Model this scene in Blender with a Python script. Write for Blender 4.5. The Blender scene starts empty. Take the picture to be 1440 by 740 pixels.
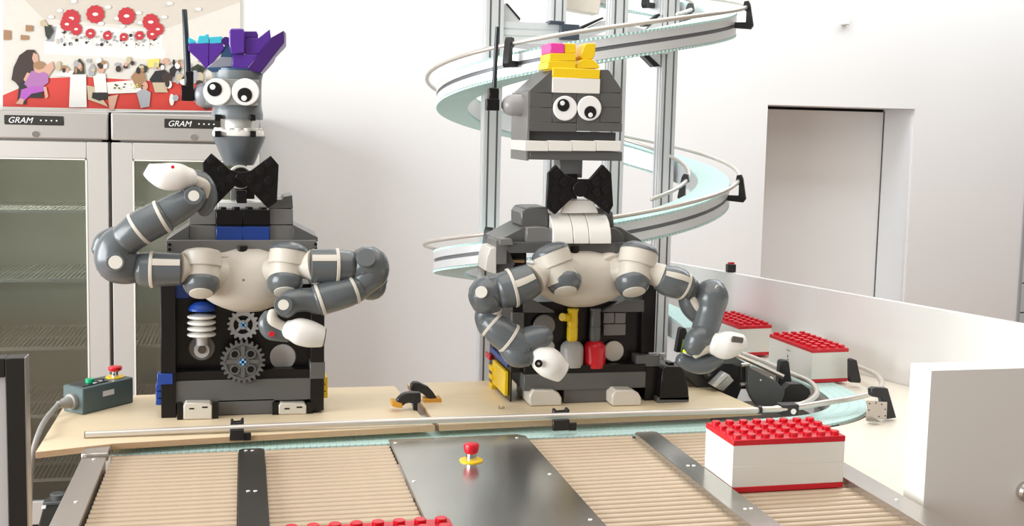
import bpy, bmesh, math, random
from mathutils import Vector, Matrix
random.seed(7)
PI = math.pi
scene = bpy.context.scene
col = scene.collection
# ------------------------------------------------------------------ camera
F, CX, CY = 1620.0, 720.0, 340.0
_y = Vector((343-CX, CY-171, F)).normalized()
_D = (F*F+(343-CX)*(340-CX))/(CY-171)
_z = -Vector((340-CX, -_D, F)).normalized()
_x = _y.cross(_z)
if _x.x < 0: _x = -_x
CAM = Vector((0, 0, 1.65))
right = Vector((_x[0], _y[0], _z[0])); up = Vector((_x[1], _y[1], _z[1])); fwd = Vector((_x[2], _y[2], _z[2]))
cam = bpy.data.objects.new('camera', bpy.data.cameras.new('camera')); col.objects.link(cam)
M = Matrix((( right.x, up.x, -fwd.x), (right.y, up.y, -fwd.y), (right.z, up.z, -fwd.z))).to_4x4()
M.translation = CAM
cam.matrix_world = M
cam.data.sensor_width = 36; cam.data.lens = F/1440*36; cam.data.shift_y = -(370-CY)/1440.0
cam.data.clip_end = 60
scene.camera = cam
# ------------------------------------------------------------------ light
w = bpy.data.worlds.new('world'); scene.world = w; w.use_nodes = True
bg = w.node_tree.nodes['Background']; bg.inputs[0].default_value = (1.0, 0.93, 0.85, 1); bg.inputs[1].default_value = 0.33
def area(name, loc, rot, sx, sy, power, colr):
    l = bpy.data.lights.new(name, 'AREA'); l.shape = 'RECTANGLE'; l.size = sx; l.size_y = sy; l.energy = power; l.color = colr
    o = bpy.data.objects.new(name, l); o.location = loc; o.rotation_euler = rot; col.objects.link(o); return o
area('ceiling_lamp', (0.6, 2.2, 3.6), (0, 0, 0), 4.5, 3.0, 70, (1.0, 0.94, 0.87))
area('skylight_lamp', (2.8, 4.4, 3.5), (0.0, 0, 0), 4.5, 0.9, 78, (0.88, 0.95, 1.0))
area('window_light', (-3.3, 1.6, 1.9), (0, -PI/2, 0), 2.2, 3.6, 250, (0.92, 0.97, 1.0))
scene.view_settings.view_transform = 'Standard'; scene.view_settings.look = 'None'
scene.view_settings.gamma = 1; scene.view_settings.use_curve_mapping = False
scene.view_settings.exposure = 0.17
# ------------------------------------------------------------------ helpers
def ray(px, py): return right*(px-CX) + up*(CY-py) + fwd*F
def at(px, py, Y): d = ray(px, py); return CAM + d*(Y/d.y)          # point on the upright plane at depth Y
def atz(px, py, Z): d = ray(px, py); return CAM + d*((Z-CAM.z)/d.z)  # point on the level plane at height Z
def mpp(p): return (Vector(p)-CAM).dot(fwd)/F                          # metres per pixel at a point
MATS = {}
def mat(name, c, rough=0.5, metal=0.0, spec=0.5, noise=0.0, nscale=20.0, bump=0.0, stretch=None, trans=0.0, coat=0.0, emit=None):
    if name in MATS: return MATS[name]
    m = bpy.data.materials.new(name); m.use_nodes = True; nt = m.node_tree; b = nt.nodes['Principled BSDF']
    b.inputs['Base Color'].default_value = (*c, 1); b.inputs['Roughness'].default_value = rough; b.inputs['Metallic'].default_value = metal
    b.inputs['Specular IOR Level'].default_value = spec
    if trans: b.inputs['Transmission Weight'].default_value = trans
    if coat: b.inputs['Coat Weight'].default_value = coat; b.inputs['Coat Roughness'].default_value = 0.15
    if emit: b.inputs['Emission Color'].default_value = (*emit, 1); b.inputs['Emission Strength'].default_value = 1.5
    if noise or bump:
        tc = nt.nodes.new('ShaderNodeTexCoord'); mp = nt.nodes.new('ShaderNodeMapping'); nz = nt.nodes.new('ShaderNodeTexNoise')
        nt.links.new(tc.outputs['Object'], mp.inputs[0]); nt.links.new(mp.outputs[0], nz.inputs[0])
        if stretch: mp.inputs['Scale'].default_value = stretch
        nz.inputs['Scale'].default_value = nscale; nz.inputs['Detail'].default_value = 4
        if noise:
            mx = nt.nodes.new('ShaderNodeMix'); mx.data_type = 'RGBA'
            mx.inputs[6].default_value = (*[v*(1-noise) for v in c], 1); mx.inputs[7].default_value = (*[min(1, v*(1+noise)) for v in c], 1)
            nt.links.new(nz.outputs[0], mx.inputs[0]); nt.links.new(mx.outputs[2], b.inputs['Base Color'])
        if bump:
            bp = nt.nodes.new('ShaderNodeBump'); bp.inputs['Strength'].default_value = bump; bp.inputs['Distance'].default_value = 0.002
            nt.links.new(nz.outputs[0], bp.inputs['Height']); nt.links.new(bp.outputs[0], b.inputs['Normal'])
    MATS[name] = m; return m
wallm = mat('wall paint', (0.80, 0.785, 0.77), 0.6, noise=0.015, nscale=3, bump=0.05)
doorm = mat('door paint', (0.82, 0.81, 0.79), 0.4, noise=0.01, nscale=2)
floorm = mat('floor boards', (0.42, 0.27, 0.20), 0.45, noise=0.25, nscale=3, stretch=(1, 8, 1))
whitec = mat('white laminate', (0.84, 0.83, 0.80), 0.35, noise=0.01, nscale=4)
cream = mat('cream laminate', (0.82, 0.76, 0.66), 0.35, noise=0.02, nscale=4)
ply = mat('birch plywood', (0.80, 0.66, 0.45), 0.45, noise=0.08, nscale=6, stretch=(1, 10, 1), bump=0.05)
plyedge = mat('plywood edge', (0.50, 0.34, 0.20), 0.6, noise=0.3, nscale=60, stretch=(1, 1, 20))
steel = mat('brushed steel', (0.50, 0.46, 0.42), 0.26, 0.8, noise=0.10, nscale=5, stretch=(8, 1, 1))
steeld = mat('dark steel plate', (0.50, 0.49, 0.46), 0.22, 0.92, noise=0.28, nscale=2.5, stretch=(1, 1.4, 1))
blacks = mat('black rail steel', (0.05, 0.046, 0.04), 0.35, 0.3, noise=0.1, nscale=12)
rollm = mat('roller sleeve', (0.52, 0.41, 0.295), 0.42, 0.25, noise=0.06, nscale=30)
pan = mat('pan', (0.05, 0.035, 0.025), 0.8, noise=0.2, nscale=30)
alu = mat('anodised aluminium', (0.78, 0.80, 0.81), 0.38, 0.4, noise=0.04, nscale=8, stretch=(1, 1, .2))
aludark = mat('profile slot', (0.20, 0.21, 0.22), 0.5, 0.6, noise=0.1, nscale=20)
rodm = mat('satin rod', (0.66, 0.62, 0.57), 0.33, 0.55, noise=0.04, nscale=20)
teal = mat('teal belt', (0.55, 0.76, 0.73), 0.5, noise=0.08, nscale=60)
blackp = mat('black plastic', (0.012, 0.012, 0.013), 0.35, noise=0.2, nscale=30)
bblack = mat('black brick', (0.008, 0.007, 0.007), 0.28, spec=0.3, noise=0.2, nscale=10)
bdark = mat('dark grey brick', (0.105, 0.105, 0.102), 0.3, noise=0.06, nscale=8)
bgrey = mat('grey brick', (0.19, 0.185, 0.18), 0.3, noise=0.05, nscale=8)
blight = mat('light grey brick', (0.40, 0.39, 0.38), 0.3, noise=0.04, nscale=8)
bwhite = mat('white brick', (0.82, 0.80, 0.75), 0.25, noise=0.01, nscale=8)
bblue = mat('blue brick', (0.012, 0.055, 0.30), 0.28, noise=0.05, nscale=8)
byel = mat('yellow brick', (0.88, 0.60, 0.01), 0.28, noise=0.03, nscale=8)
bred = mat('red brick', (0.62, 0.008, 0.022), 0.25, noise=0.03, nscale=8)
bpurp = mat('purple brick', (0.095, 0.028, 0.30), 0.28, noise=0.05, nscale=8)
bpurd = mat('dark purple brick', (0.055, 0.014, 0.15), 0.28, noise=0.05, nscale=8)
bcyan = mat('cyan brick', (0.06, 0.50, 0.64), 0.28, noise=0.05, nscale=8)
bnavy = mat('sand blue brick', (0.035, 0.085, 0.17), 0.28, noise=0.05, nscale=8)
bpink = mat('pink brick', (0.80, 0.06, 0.36), 0.28, noise=0.05, nscale=8)
rgrey = mat('robot grey shell', (0.105, 0.118, 0.125), 0.27, noise=0.04, nscale=6, coat=0.25)
rwhite = mat('robot ivory shell', (0.62, 0.575, 0.50), 0.35, noise=0.02, nscale=6)
rwhite2 = mat('robot gripper cover', (0.80, 0.78, 0.74), 0.45, noise=0.03, nscale=20, bump=0.5)
rcap = mat('joint cap', (0.70, 0.67, 0.60), 0.4, noise=0.02, nscale=10)
eyew = mat('eye white', (0.90, 0.90, 0.89), 0.3, noise=0.005, nscale=10)
eyeb = mat('eye black', (0.008, 0.008, 0.008), 0.3, noise=0.1, nscale=10)
axle = mat('light blue axle', (0.20, 0.45, 0.75), 0.3, noise=0.05, nscale=10)
orange = mat('orange rubber', (0.62, 0.30, 0.03), 0.5, noise=0.05, nscale=20)
boxg = mat('grey green enamel', (0.085, 0.125, 0.125), 0.4, noise=0.05, nscale=30)
green = mat('green button', (0.0, 0.42, 0.18), 0.3, noise=0.03, nscale=20)
chrome = mat('chrome', (0.75, 0.75, 0.75), 0.12, 1.0, noise=0.02, nscale=5)
cablem = mat('grey cable', (0.30, 0.29, 0.27), 0.5, noise=0.1, nscale=60)
frsteel = mat('fridge steel', (0.50, 0.48, 0.45), 0.38, 0.55, noise=0.04, nscale=3, stretch=(1, 1, 12))
frframe = mat('fridge door frame', (0.54, 0.52, 0.49), 0.45, 0.25, noise=0.02, nscale=3)
frint = mat('fridge liner', (0.80, 0.79, 0.70), 0.5, noise=0.12, nscale=2.5)
wire = mat('shelf wire', (0.88, 0.87, 0.82), 0.4, 0.4, noise=0.02, nscale=20)
scrw = mat('screw', (0.85, 0.85, 0.83), 0.3, 0.4, noise=0.02, nscale=20)
mach = mat('machine grey', (0.10, 0.105, 0.105), 0.45, 0.2, noise=0.15, nscale=12)
signw = mat('sign white', (0.75, 0.75, 0.74), 0.5, noise=0.01, nscale=5)
framem = mat('black frame', (0.018, 0.016, 0.013), 0.45, noise=0.1, nscale=20)
gm = bpy.data.materials.new('fridge glass'); gm.use_nodes = True
nt = gm.node_tree; nt.nodes.clear()
o_ = nt.nodes.new('ShaderNodeOutputMaterial'); mx_ = nt.nodes.new('ShaderNodeMixShader'); tr_ = nt.nodes.new('ShaderNodeBsdfTransparent'); gl_ = nt.nodes.new('ShaderNodeBsdfGlossy'); fr_ = nt.nodes.new('ShaderNodeFresnel')
tr_.inputs[0].default_value = (0.86, 0.90, 0.88, 1); gl_.inputs[1].default_value = 0.06; fr_.inputs[0].default_value = 1.7
nt.links.new(fr_.outputs[0], mx_.inputs[0]); nt.links.new(tr_.outputs[0], mx_.inputs[1]); nt.links.new(gl_.outputs[0], mx_.inputs[2]); nt.links.new(mx_.outputs[0], o_.inputs[0])
WP = {}
def thing(name, label, cat, loc, group=None):
    o = bpy.data.objects.new(name, None); col.objects.link(o); o.location = loc; o.empty_display_size = 0.05
    o['label'] = label; o['category'] = cat
    if group: o['group'] = group
    WP[o.name] = Vector(loc); return o
def tag(o, label, cat, group=None):
    o['label'] = label; o['category'] = cat
    if group: o['group'] = group
    return o
class MB:
    def __init__(s): s.v = []; s.f = []; s.mi = []; s.cm = 0
    def add(s, vs, fs):
        b = len(s.v); s.v += [Vector(v) for v in vs]; s.f += [[b+i for i in f] for f in fs]; s.mi += [s.cm]*len(fs); return s
    def box(s, x0, x1, y0, y1, z0, z1):
        return s.add([(x0,y0,z0),(x1,y0,z0),(x1,y1,z0),(x0,y1,z0),(x0,y0,z1),(x1,y0,z1),(x1,y1,z1),(x0,y1,z1)],
                     [(0,3,2,1),(4,5,6,7),(0,1,5,4),(1,2,6,5),(2,3,7,6),(3,0,4,7)])
    def pbox(s, a, b, c, d, Yf, Yb):
        x0 = at(a,(b+d)/2,Yf).x; x1 = at(c,(b+d)/2,Yf).x; z1 = at((a+c)/2,b,Yf).z; z0 = at((a+c)/2,d,Yf).z
        return s.box(x0, x1, Yf, Yb, z0, z1)
    def prism(s, pts, ext):
        n = len(pts); pts = [Vector(p) for p in pts]; e = Vector(ext)
        nrm = Vector((0,0,0))
        for i in range(n): nrm += pts[i].cross(pts[(i+1)%n])
        if nrm.dot(e) > 0: pts = pts[::-1]
        return s.add(pts+[p+e for p in pts], [list(range(n)), list(range(2*n-1, n-1, -1))]+[[(i+1)%n, i, n+i, n+(i+1)%n] for i in range(n)])
    def ppoly(s, pp, Yf, Yb): return s.prism([at(x,y,Yf) for x,y in pp], (0, Yb-Yf, 0))
    def rings(s, rs, caps=True):
        n = len(rs[0]); b = []; fs = []
        for r in rs: b += r
        for k in range(len(rs)-1):
            for i in range(n): fs.append([k*n+i, k*n+(i+1)%n, (k+1)*n+(i+1)%n, (k+1)*n+i])
        if caps: fs.append(list(range(n))[::-1]); fs.append([(len(rs)-1)*n+i for i in range(n)])
        return s.add(b, fs)
    def cyl(s, p0, p1, r0, r1=None, n=20):
        p0 = Vector(p0); p1 = Vector(p1); r1 = r0 if r1 is None else r1
        t = (p1-p0).normalized(); a = t.orthogonal().normalized(); b = t.cross(a)
        R = lambda p, r: [p+(a*math.cos(2*PI*i/n)+b*math.sin(2*PI*i/n))*r for i in range(n)]
        return s.rings([R(p0,r0), R(p1,r1)])
    def lathe(s, base, axis, prof, n=24, ax=None):
        t = Vector(axis).normalized(); a = t.orthogonal().normalized(); b = t.cross(a); base = Vector(base)
        return s.rings([[base+t*h+(a*math.cos(2*PI*i/n)+b*math.sin(2*PI*i/n))*max(r,1e-5) for i in range(n)] for h, r in prof])
    def ell(s, c, rx, ry, rz, n=28, m=14):
        c = Vector(c); rs = []
        for k in range(m+1):
            ph = -PI/2+PI*k/m; cr = max(math.cos(ph), 1e-3)
            rs.append([c+Vector((rx*cr*math.cos(2*PI*i/n), ry*cr*math.sin(2*PI*i/n), rz*math.sin(ph))) for i in range(n)])
        return s.rings(rs)
    def tube(s, P, Rr, n=20, cap=(1,1), flat=1.0, ang=None, off=1.0, ref=Vector((0,-1,0))):
        # sweep along points; round ends where cap is 1; flat squeezes the section towards the viewer axis
        P = [Vector(p) for p in P]; rs = []
        fr = []
        for i, p in enumerate(P):
            t = (P[min(i+1, len(P)-1)]-P[max(i-1, 0)]).normalized()
            rf = ref if abs(t.dot(ref)) < .93 else Vector((0,0,1))
            b = (rf-t*rf.dot(t)).normalized(); a = t.cross(b); fr.append((p, t, a, b, Rr[i]))
        def ring(p, a, b, r):
            return [p+a*(math.sin(2*PI*k/n)*r)+b*(math.cos(2*PI*k/n)*r*flat) for k in range(n)]
        if ang is not None:      # only a strip of the surface, given thickness
            a0, a1 = ang; K = 6; th = 0.0012
            for (p, t, a, b, r) in fr:
                o = [p+a*(math.sin(a0+(a1-a0)*k/K)*r*off)+b*(math.cos(a0+(a1-a0)*k/K)*r*off*flat) for k in range(K+1)]
                q = [p+a*(math.sin(a0+(a1-a0)*k/K)*(r*off-th*2))+b*(math.cos(a0+(a1-a0)*k/K)*(r*off-th*2)*flat) for k in range(K+1)]
                rs.append(o+q[::-1])
            return s.rings(rs)
        p, t, a, b, r = fr[0]
        if cap[0]:
            for k in (4, 3, 2, 1): u = k*PI/2/4.3; rs.append(ring(p-t*math.sin(u)*r*.8*cap[0], a, b, r*math.cos(u)))
        for (p, t, a, b, r) in fr: rs.append(ring(p, a, b, r))
        if cap[1]:
            for k in (1, 2, 3, 4): u = k*PI/2/4.3; rs.append(ring(p+t*math.sin(u)*r*.8*cap[1], a, b, r*math.cos(u)))
        return s.rings(rs)
    def build(s, name, m, parent=None, bevel=0.0, smooth=True, angle=35, seg=1):
        lo = Vector([min(v[i] for v in s.v) for i in range(3)]); hi = Vector([max(v[i] for v in s.v) for i in range(3)])
        c = (lo+hi)/2
        if parent is None: c.z = lo.z
        me = bpy.data.meshes.new(name); me.from_pydata([v-c for v in s.v], [], s.f)
        bm = bmesh.new(); bm.from_mesh(me); bmesh.ops.recalc_face_normals(bm, faces=bm.faces); bm.to_mesh(me); bm.free()
        for q in (m if isinstance(m, (list, tuple)) else [m]): me.materials.append(q)
        if isinstance(m, (list, tuple)):
            for p, i in zip(me.polygons, s.mi): p.material_index = i
        if smooth: me.shade_smooth(); me.set_sharp_from_angle(angle=math.radians(angle))
        o = bpy.data.objects.new(name, me); col.objects.link(o)
        if bevel:
            bv = o.modifiers.new('bevel', 'BEVEL'); bv.width = bevel; bv.segments = seg; bv.limit_method = 'ANGLE'; bv.angle_limit = math.radians(40); bv.harden_normals = False
        if parent is not None: o.parent = parent; o.location = c-WP[parent.name]
        else: o.location = c
        WP[o.name] = c; return o
def dup(o, parent, loc):
    c = o.copy(); col.objects.link(c); c.parent = parent; c.location = Vector(loc)-(WP[parent.name] if parent else Vector((0,0,0))); WP[c.name] = Vector(loc); return c
def struct(o): o['kind'] = 'structure'; return o
def cr(P, k=6):      # Catmull-Rom through tuples of floats
    out = []
    for i in range(len(P)-1):
        p0, p1, p2, p3 = P[max(i-1,0)], P[i], P[i+1], P[min(i+2, len(P)-1)]
        for j in range(k):
            t = j/k
            out.append(tuple(.5*((2*b)+(-a+c)*t+(2*a-5*b+4*c-d)*t*t+(-a+3*b-3*c+d)*t**3) for a,b,c,d in zip(p0,p1,p2,p3)))
    out.append(tuple(P[-1])); return out
def B(name, m, parent, a, b, c, d, Yf, Yb, bevel=.0012): return MB().pbox(a,b,c,d,Yf,Yb).build(name, m, parent, bevel)
def PP(name, m, parent, pts, Yf, Yb, bevel=.0012): return MB().ppoly(pts,Yf,Yb).build(name, m, parent, bevel)
def textmesh(txt, size, m, name, parent, loc, rot=(PI/2,0,0), depth=.0006):
    cu = bpy.data.curves.new('t', 'FONT'); cu.body = txt; cu.size = size; cu.extrude = depth; cu.align_x = 'LEFT'; cu.shear = 0.3
    t = bpy.data.objects.new('t', cu); col.objects.link(t)
    me = bpy.data.meshes.new_from_object(t.evaluated_get(bpy.context.evaluated_depsgraph_get())); bpy.data.objects.remove(t)
    me.transform(Matrix.Rotation(rot[0], 4, 'X')); me.materials.clear(); me.materials.append(m)
    o = bpy.data.objects.new(name, me); col.objects.link(o); o.parent = parent; o.location = Vector(loc)-WP[parent.name]; WP[o.name] = Vector(loc); return o
# ------------------------------------------------------------------ setting
WY = 5.2
dx0, dx1, dz = 2.475, 3.275, 1.79
wb = MB(); wb.box(-3.5, dx0, WY, WY+.3, 0, 4.2); wb.box(dx1, 3.93, WY, WY+.3, 0, 4.2); wb.box(dx0, dx1, WY, WY+.3, dz, 4.2)
struct(wb.build('wall_back', wallm))
fl = MB().box(-3.5, 5.5, -1.5, 8.0, -.05, 0).build('floor', floorm); struct(fl)
struct(MB().box(dx0-.05, dx1+.05, WY+.32, WY+.34, 0, dz+.05).build('gap_shade_sheet', mat('gap shade', (.03,.025,.02), .8, noise=.1)))  # dark sheet behind the door, painted shade for the gap at its edge
d1 = struct(MB().box(dx0-.02, dx1-.016, WY+.27, WY+.31, 0.0, dz-.015).build('door_1', doorm))
lin = struct(MB().box(dx1-.012, dx1, WY+.02, WY+.262, 0, dz-.001).build('trim_1', mat('reveal paint', (0.74,0.75,0.76), .4, noise=.01)))
# tiled wall past the corner
wr = MB().box(3.93, 5.4, 6.22, 6.3, 0, 4.2).build('wall_right', mat('tile joint', (0.05,0.06,0.06), .7, noise=.1)); struct(wr)
tl = mat('pale tile', (0.74, 0.80, 0.82), .25, noise=.01)
t0 = None
for k in range(21):
    for j in range(2):
        z = .02+k*.186; x = 3.95+j*.72
        if t0 is None: t0 = MB().box(x, x+.712, 6.205, 6.222, z, z+.178).build('tile', tl, wr, .002)
        else: dup(t0, wr, (x+.356, 6.2135, z+.089))
struct(MB().box(3.93, 3.945, 5.19, 5.5, 0, 4.2).build('trim_2', mat('corner strip', (0.35,0.35,0.36), .4, noise=.02)))
struct(MB().box(-3.62, -3.5, -1.5, 5.5, 0, 4.2).build('wall_left', wallm))
# small wall sensor
p = at(1187, 29, WY)
ws = MB(); ws.box(p.x-.016, p.x+.016, WY-.03, WY, p.z-.022, p.z+.022); tag(ws.build('wall_sensor', whitec, None, .004), 'small white sensor fixed high on the wall above the doorway', 'sensor')
# ------------------------------------------------------------------ fridges
def fridge(x0, x1, label, lx):
    Y = 4.5; t = thing('display_fridge', label, 'fridge', ((x0+x1)/2, Y+.33, 0), 'glass door fridges against the wall')
    zt = 1.672; hz = 1.562; fz = .12
    b = MB(); b.box(x0, x0+.03, Y+.05, Y+.66, fz, zt); b.box(x1-.03, x1, Y+.05, Y+.66, fz, zt); b.box(x0, x1, Y+.63, Y+.66, fz, zt); b.box(x0, x1, Y+.05, Y+.66, fz, fz+.05); b.box(x0, x1, Y+.05, Y+.66, hz, zt)
    b.build('cabinet', frsteel, t)
    l = MB(); l.box(x0+.03, x0+.035, Y+.06, Y+.62, fz+.05, hz); l.box(x1-.035, x1-.03, Y+.06, Y+.62, fz+.05, hz); l.box(x0+.03, x1-.03, Y+.61, Y+.625, fz+.05, hz)
    l.build('liner', frint, t)
    h = MB().box(x0+.002, x1-.002, Y, Y+.05, hz+.008, zt).build('header', frsteel, t, .006, seg=2)
    sc = MB().box(lx, lx+.203, Y-.004, Y+.001, zt-.052, zt-.018).build('display', framem, h, .003)
    textmesh('GRAM', .026, mat('print white', (.8,.8,.8), .5, noise=.01), 'lettering', sc, (lx+.012, Y-.0045, zt-.044)) if 0 else None
    for i_ in range(4): MB().cyl((lx+.125+i_*.018, Y-.0052, zt-.035), (lx+.125+i_*.018, Y-.003, zt-.035), .003, n=10).build('indicator', signw, sc)
    k = MB().cyl((lx+.105, Y-.006, zt-.085), (lx+.105, Y+.001, zt-.085), .011).build('lock', chrome, h)
    ww = .078
    d = MB(); d.box(x0+.003, x0+ww, Y, Y+.045, fz, hz); d.box(x1-ww, x1-.003, Y, Y+.045, fz, hz); d.box(x0+ww, x1-ww, Y, Y+.045, hz-.062, hz); d.box(x0+ww, x1-ww, Y, Y+.045, fz, fz+.09)
    dd = d.build('door', frframe, t, .003)
    MB().box(x0+ww, x1-ww, Y+.018, Y+.024, fz+.09, hz-.062).build('glass_pane', gm, dd)
    gk = MB(); a, bq, c, e = x0+ww, x1-ww, fz+.09, hz-.062
    gk.box(a-.001, a+.005, Y-.002, Y+.01, c, e); gk.box(bq-.005, bq+.001, Y-.002, Y+.01, c, e); gk.box(a, bq, Y-.002, Y+.01, e-.005, e)
    gk.build('glazing_bead', mat('bead', (.75,.73,.68), .4, noise=.01), dd)
    MB().box(x0+.01, x1-.01, Y+.06, Y+.6, 0, fz).build('plinth', framem, t)
    fl_ = bpy.data.lights.new('fridge_fill_light', 'AREA'); fl_.shape = 'RECTANGLE'; fl_.size = x1-x0-.2; fl_.size_y = .03; fl_.energy = 1.6; fl_.color = (1, .97, .9)  # fill light added to brighten the interior, not a visible fitting
    fo_ = bpy.data.objects.new('fridge_fill_light', fl_); fo_.location = ((x0+x1)/2, Y+.10, hz-.03); fo_.rotation_euler = (-.35, 0, 0); col.objects.link(fo_); fo_.parent = t; fo_.location -= t.location
    for z in (1.30, 1.04, .78, .52, .27):
        s = MB(); s.box(x0+.036, x1-.036, Y+.07, Y+.076, z-.006, z+.006); s.box(x0+.036, x1-.036, Y+.56, Y+.566, z-.004, z+.004)
        s.box(x0+.036, x1-.036, Y+.30, Y+.305, z-.003, z+.003)
        n = 30
        for i in range(n):
            xx = x0+.045+(x1-x0-.09)*i/(n-1); s.box(xx-.0022, xx+.0022, Y+.07, Y+.566, z-.0022, z+.0022)
        s.build('shelf', wire, t)
    tm = MB()
    textmesh('GRAM', .030, mat('print white', (.8,.8,.8), .5, noise=.01), 'lettering', sc, (lx+.012, Y-.0045, zt-.0455))
    return t
fridge(-1.070, -.487, 'tall glass door fridge on the left, wholly visible header beside the photo edge', -.845)
f2 = fridge(-.481, .060, 'tall glass door fridge standing directly behind the robot with purple hair', -.289)
# ------------------------------------------------------------------ poster
PY = 5.196; pbx = []
pt = thing('wall_poster', 'large colour photo poster of a busy canteen above the fridges', 'poster', (-.5, PY, 1.68))
pm = dict(w=(.70,.66,.59), w2=(.78,.76,.72), ce=(.62,.56,.48), r=(.62,.05,.035), rd=(.52,.03,.04), br=(.045,.025,.02), sk=(.62,.36,.26), li=(.40,.16,.38), li2=(.42,.10,.46), bk=(.02,.018,.018), gr=(.035,.04,.025), wd=(.36,.20,.10), tn=(.55,.45,.30), gy=(.38,.38,.40), ye=(.75,.65,.15))
keys = list(pm); pml = [mat('print '+k, pm[k], .55, noise=.03, nscale=40) for k in keys]
bd = MB(); bd.ppoly([(4,-60),(338,-60),(338,158),(4,158)], PY-.012, PY); bd.build('board', whitec, pt)
pr = MB(); zz = [0]
def pl(k, pts):
    zz[0] += 1; y = PY-.0125-.00004*zz[0]; pr.cm = keys.index(k); pr.add([at(a,b,y) for a,b in pts], [list(range(len(pts)))[::-1]])
def pc(k, x, y, rx, ry=None, n=12): ry = ry or rx; pl(k, [(x+rx*math.cos(2*PI*i/n), y+ry*math.sin(2*PI*i/n)) for i in range(n)])
pl('w', [(4,-60),(338,-60),(338,156),(4,156)])
pl('ce', [(35,0),(4,-60),(338,-60),(338,3),(235,40),(60,26)])
pl('w2', [(75,35),(228,42),(228,70),(65,58)]); pl('w2', [(62,58),(232,70),(232,84),(62,76)])
pl('r', [(4,134),(60,110),(120,108),(180,112),(290,118),(300,156),(4,150)])
pl('gy', [(64,58),(75,37),(80,37),(76,59)])
for i in range(7): x = 90+i*20; pl('ce', [(x,40+i*.8),(x+1,40+i*.8),(x+1,62+i*1.3),(x,62+i*1.3)])
for i in range(110): pc(random.choice(['gy','ce','bk','gy']), 78+random.random()*145, 44+random.random()*20, .8+random.random()*1.6)
for (x,y) in [(84,15),(72,24),(104,2),(152,10),(195,18),(165,26),(239,5),(279,13),(231,24),(172,37),(142,33),(198,32)]: pc('w2', x, y, 4.5, 2.4)
for (x,y,r) in [(100,26,12),(94,34,9),(107,41,8),(134,20,12),(178,22.5,11.5),(212,31,11),(222,41,8),(214,48,7.5),(127,47,6.5),(151,50,6),(174,52,5.5),(196,50,6)]:
    pl('rd', [(x+r*(1+.12*(i%2))*math.cos(2*PI*i/22), y+r*(1+.12*(i%2))*math.sin(2*PI*i/22)) for i in range(22)]); pc('w2', x, y, r*.35, r*.2)
for (x,y,a,b) in [(5,42,10,14),(36,35,10,9),(29,49,11,7)]: pl('wd', [(x,y),(x+a,y+1),(x+a,y+b),(x,y+b)])
pl('gr', [(62,35),(72,35),(75,44),(68,56),(64,50)]); pl('tn', [(56,30),(62,27),(68,37),(57,36)])
pl('w2', [(99,105),(121,105),(122,151),(97,151)]); pl('gr', [(104,104),(105,88),(112,82),(118,90),(119,104)])
# mother and child
pl('br', [(16,112),(19,95),(27,78),(38,70),(48,70),(53,78),(52,88),(46,100),(40,115),(38,126),(28,124),(22,116)])
pl('bk', [(24,146),(27,118),(38,104),(58,108),(60,128),(60,138),(37,137),(36,147)])
pl('sk', [(47,74),(53,77),(54,86),(48,90),(45,82)]); pl('sk', [(33,112),(38,102),(46,104),(74,86),(76,96),(62,116),(42,122)])
pl('li', [(34,118),(44,100),(54,98),(68,104),(68,116),(60,122),(40,124)]); pc('sk', 55, 95, 8, 8); pc('wd', 55, 92, 8.5, 6)
pl('li2', [(30,126),(46,121),(64,122),(63,128),(44,132),(34,142),(28,138)]); pl('sk', [(22,146),(28,138),(34,140),(32,147)]); pl('sk', [(61,122),(65,122),(68,136),(64,139)])
# tables and diners
pl('w2', [(77,106),(92,99),(104,100),(100,108)]); pl('w2', [(150,116),(195,112),(200,130),(152,132)]); pl('tn', [(122,120),(132,122),(152,150),(124,140)])
pl('w2', [(131,108),(140,102),(148,104),(151,130),(134,130)]); pl('bk', [(130,130),(152,131),(154,138),(140,142),(129,138)]); pl('sk', [(152,136),(166,133),(160,155),(154,155)]); pc('sk', 142, 97, 5, 7); pc('br', 142, 91, 5.5, 4)
pl('bk', [(210,112),(218,100),(232,98),(238,104),(236,117),(216,120)]); pl('tn', [(214,116),(232,116),(236,130),(218,130)]); pc('sk', 226, 94, 4, 5); pc('br', 226, 92, 4.5, 3)
pl('wd', [(184,108),(194,96),(204,104),(206,122),(192,124)]); pl('gy', [(192,130),(202,124),(212,130),(210,150),(198,152)]); pc('sk', 204, 121, 4, 6)
pl('gy', [(124,98),(129,88),(134,96),(132,106),(125,107)]); pl('bk', [(238,98),(244,92),(256,96),(250,106),(240,108)])
pl('gr', [(192,96),(198,90),(208,94),(206,102),(194,101)]); pl('gr', [(268,96),(278,90),(290,96),(284,104),(270,102)]); pl('ye', [(207,84),(224,82),(223,94),(208,95)])
for i in range(46): x = 78+random.random()*240; y = 84+random.random()*16; pc(random.choice(['bk','br','gy','w2','sk','wd','tn']), x, y, 2+random.random()*2.2, 2+random.random()*3.5)
for i in range(16): x = 235+random.random()*60; y = 104+random.random()*44; pc(random.choice(['w2','gy','tn','w2','br']), x, y, 3+random.random()*5, 3+random.random()*7)
for i in range(14): x = 160+random.random()*40; pc(random.choice(['gr','ye','bk']), x, 118+random.random()*8, 1.5, 1)
pr.build('print', pml, pt, smooth=False)
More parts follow.
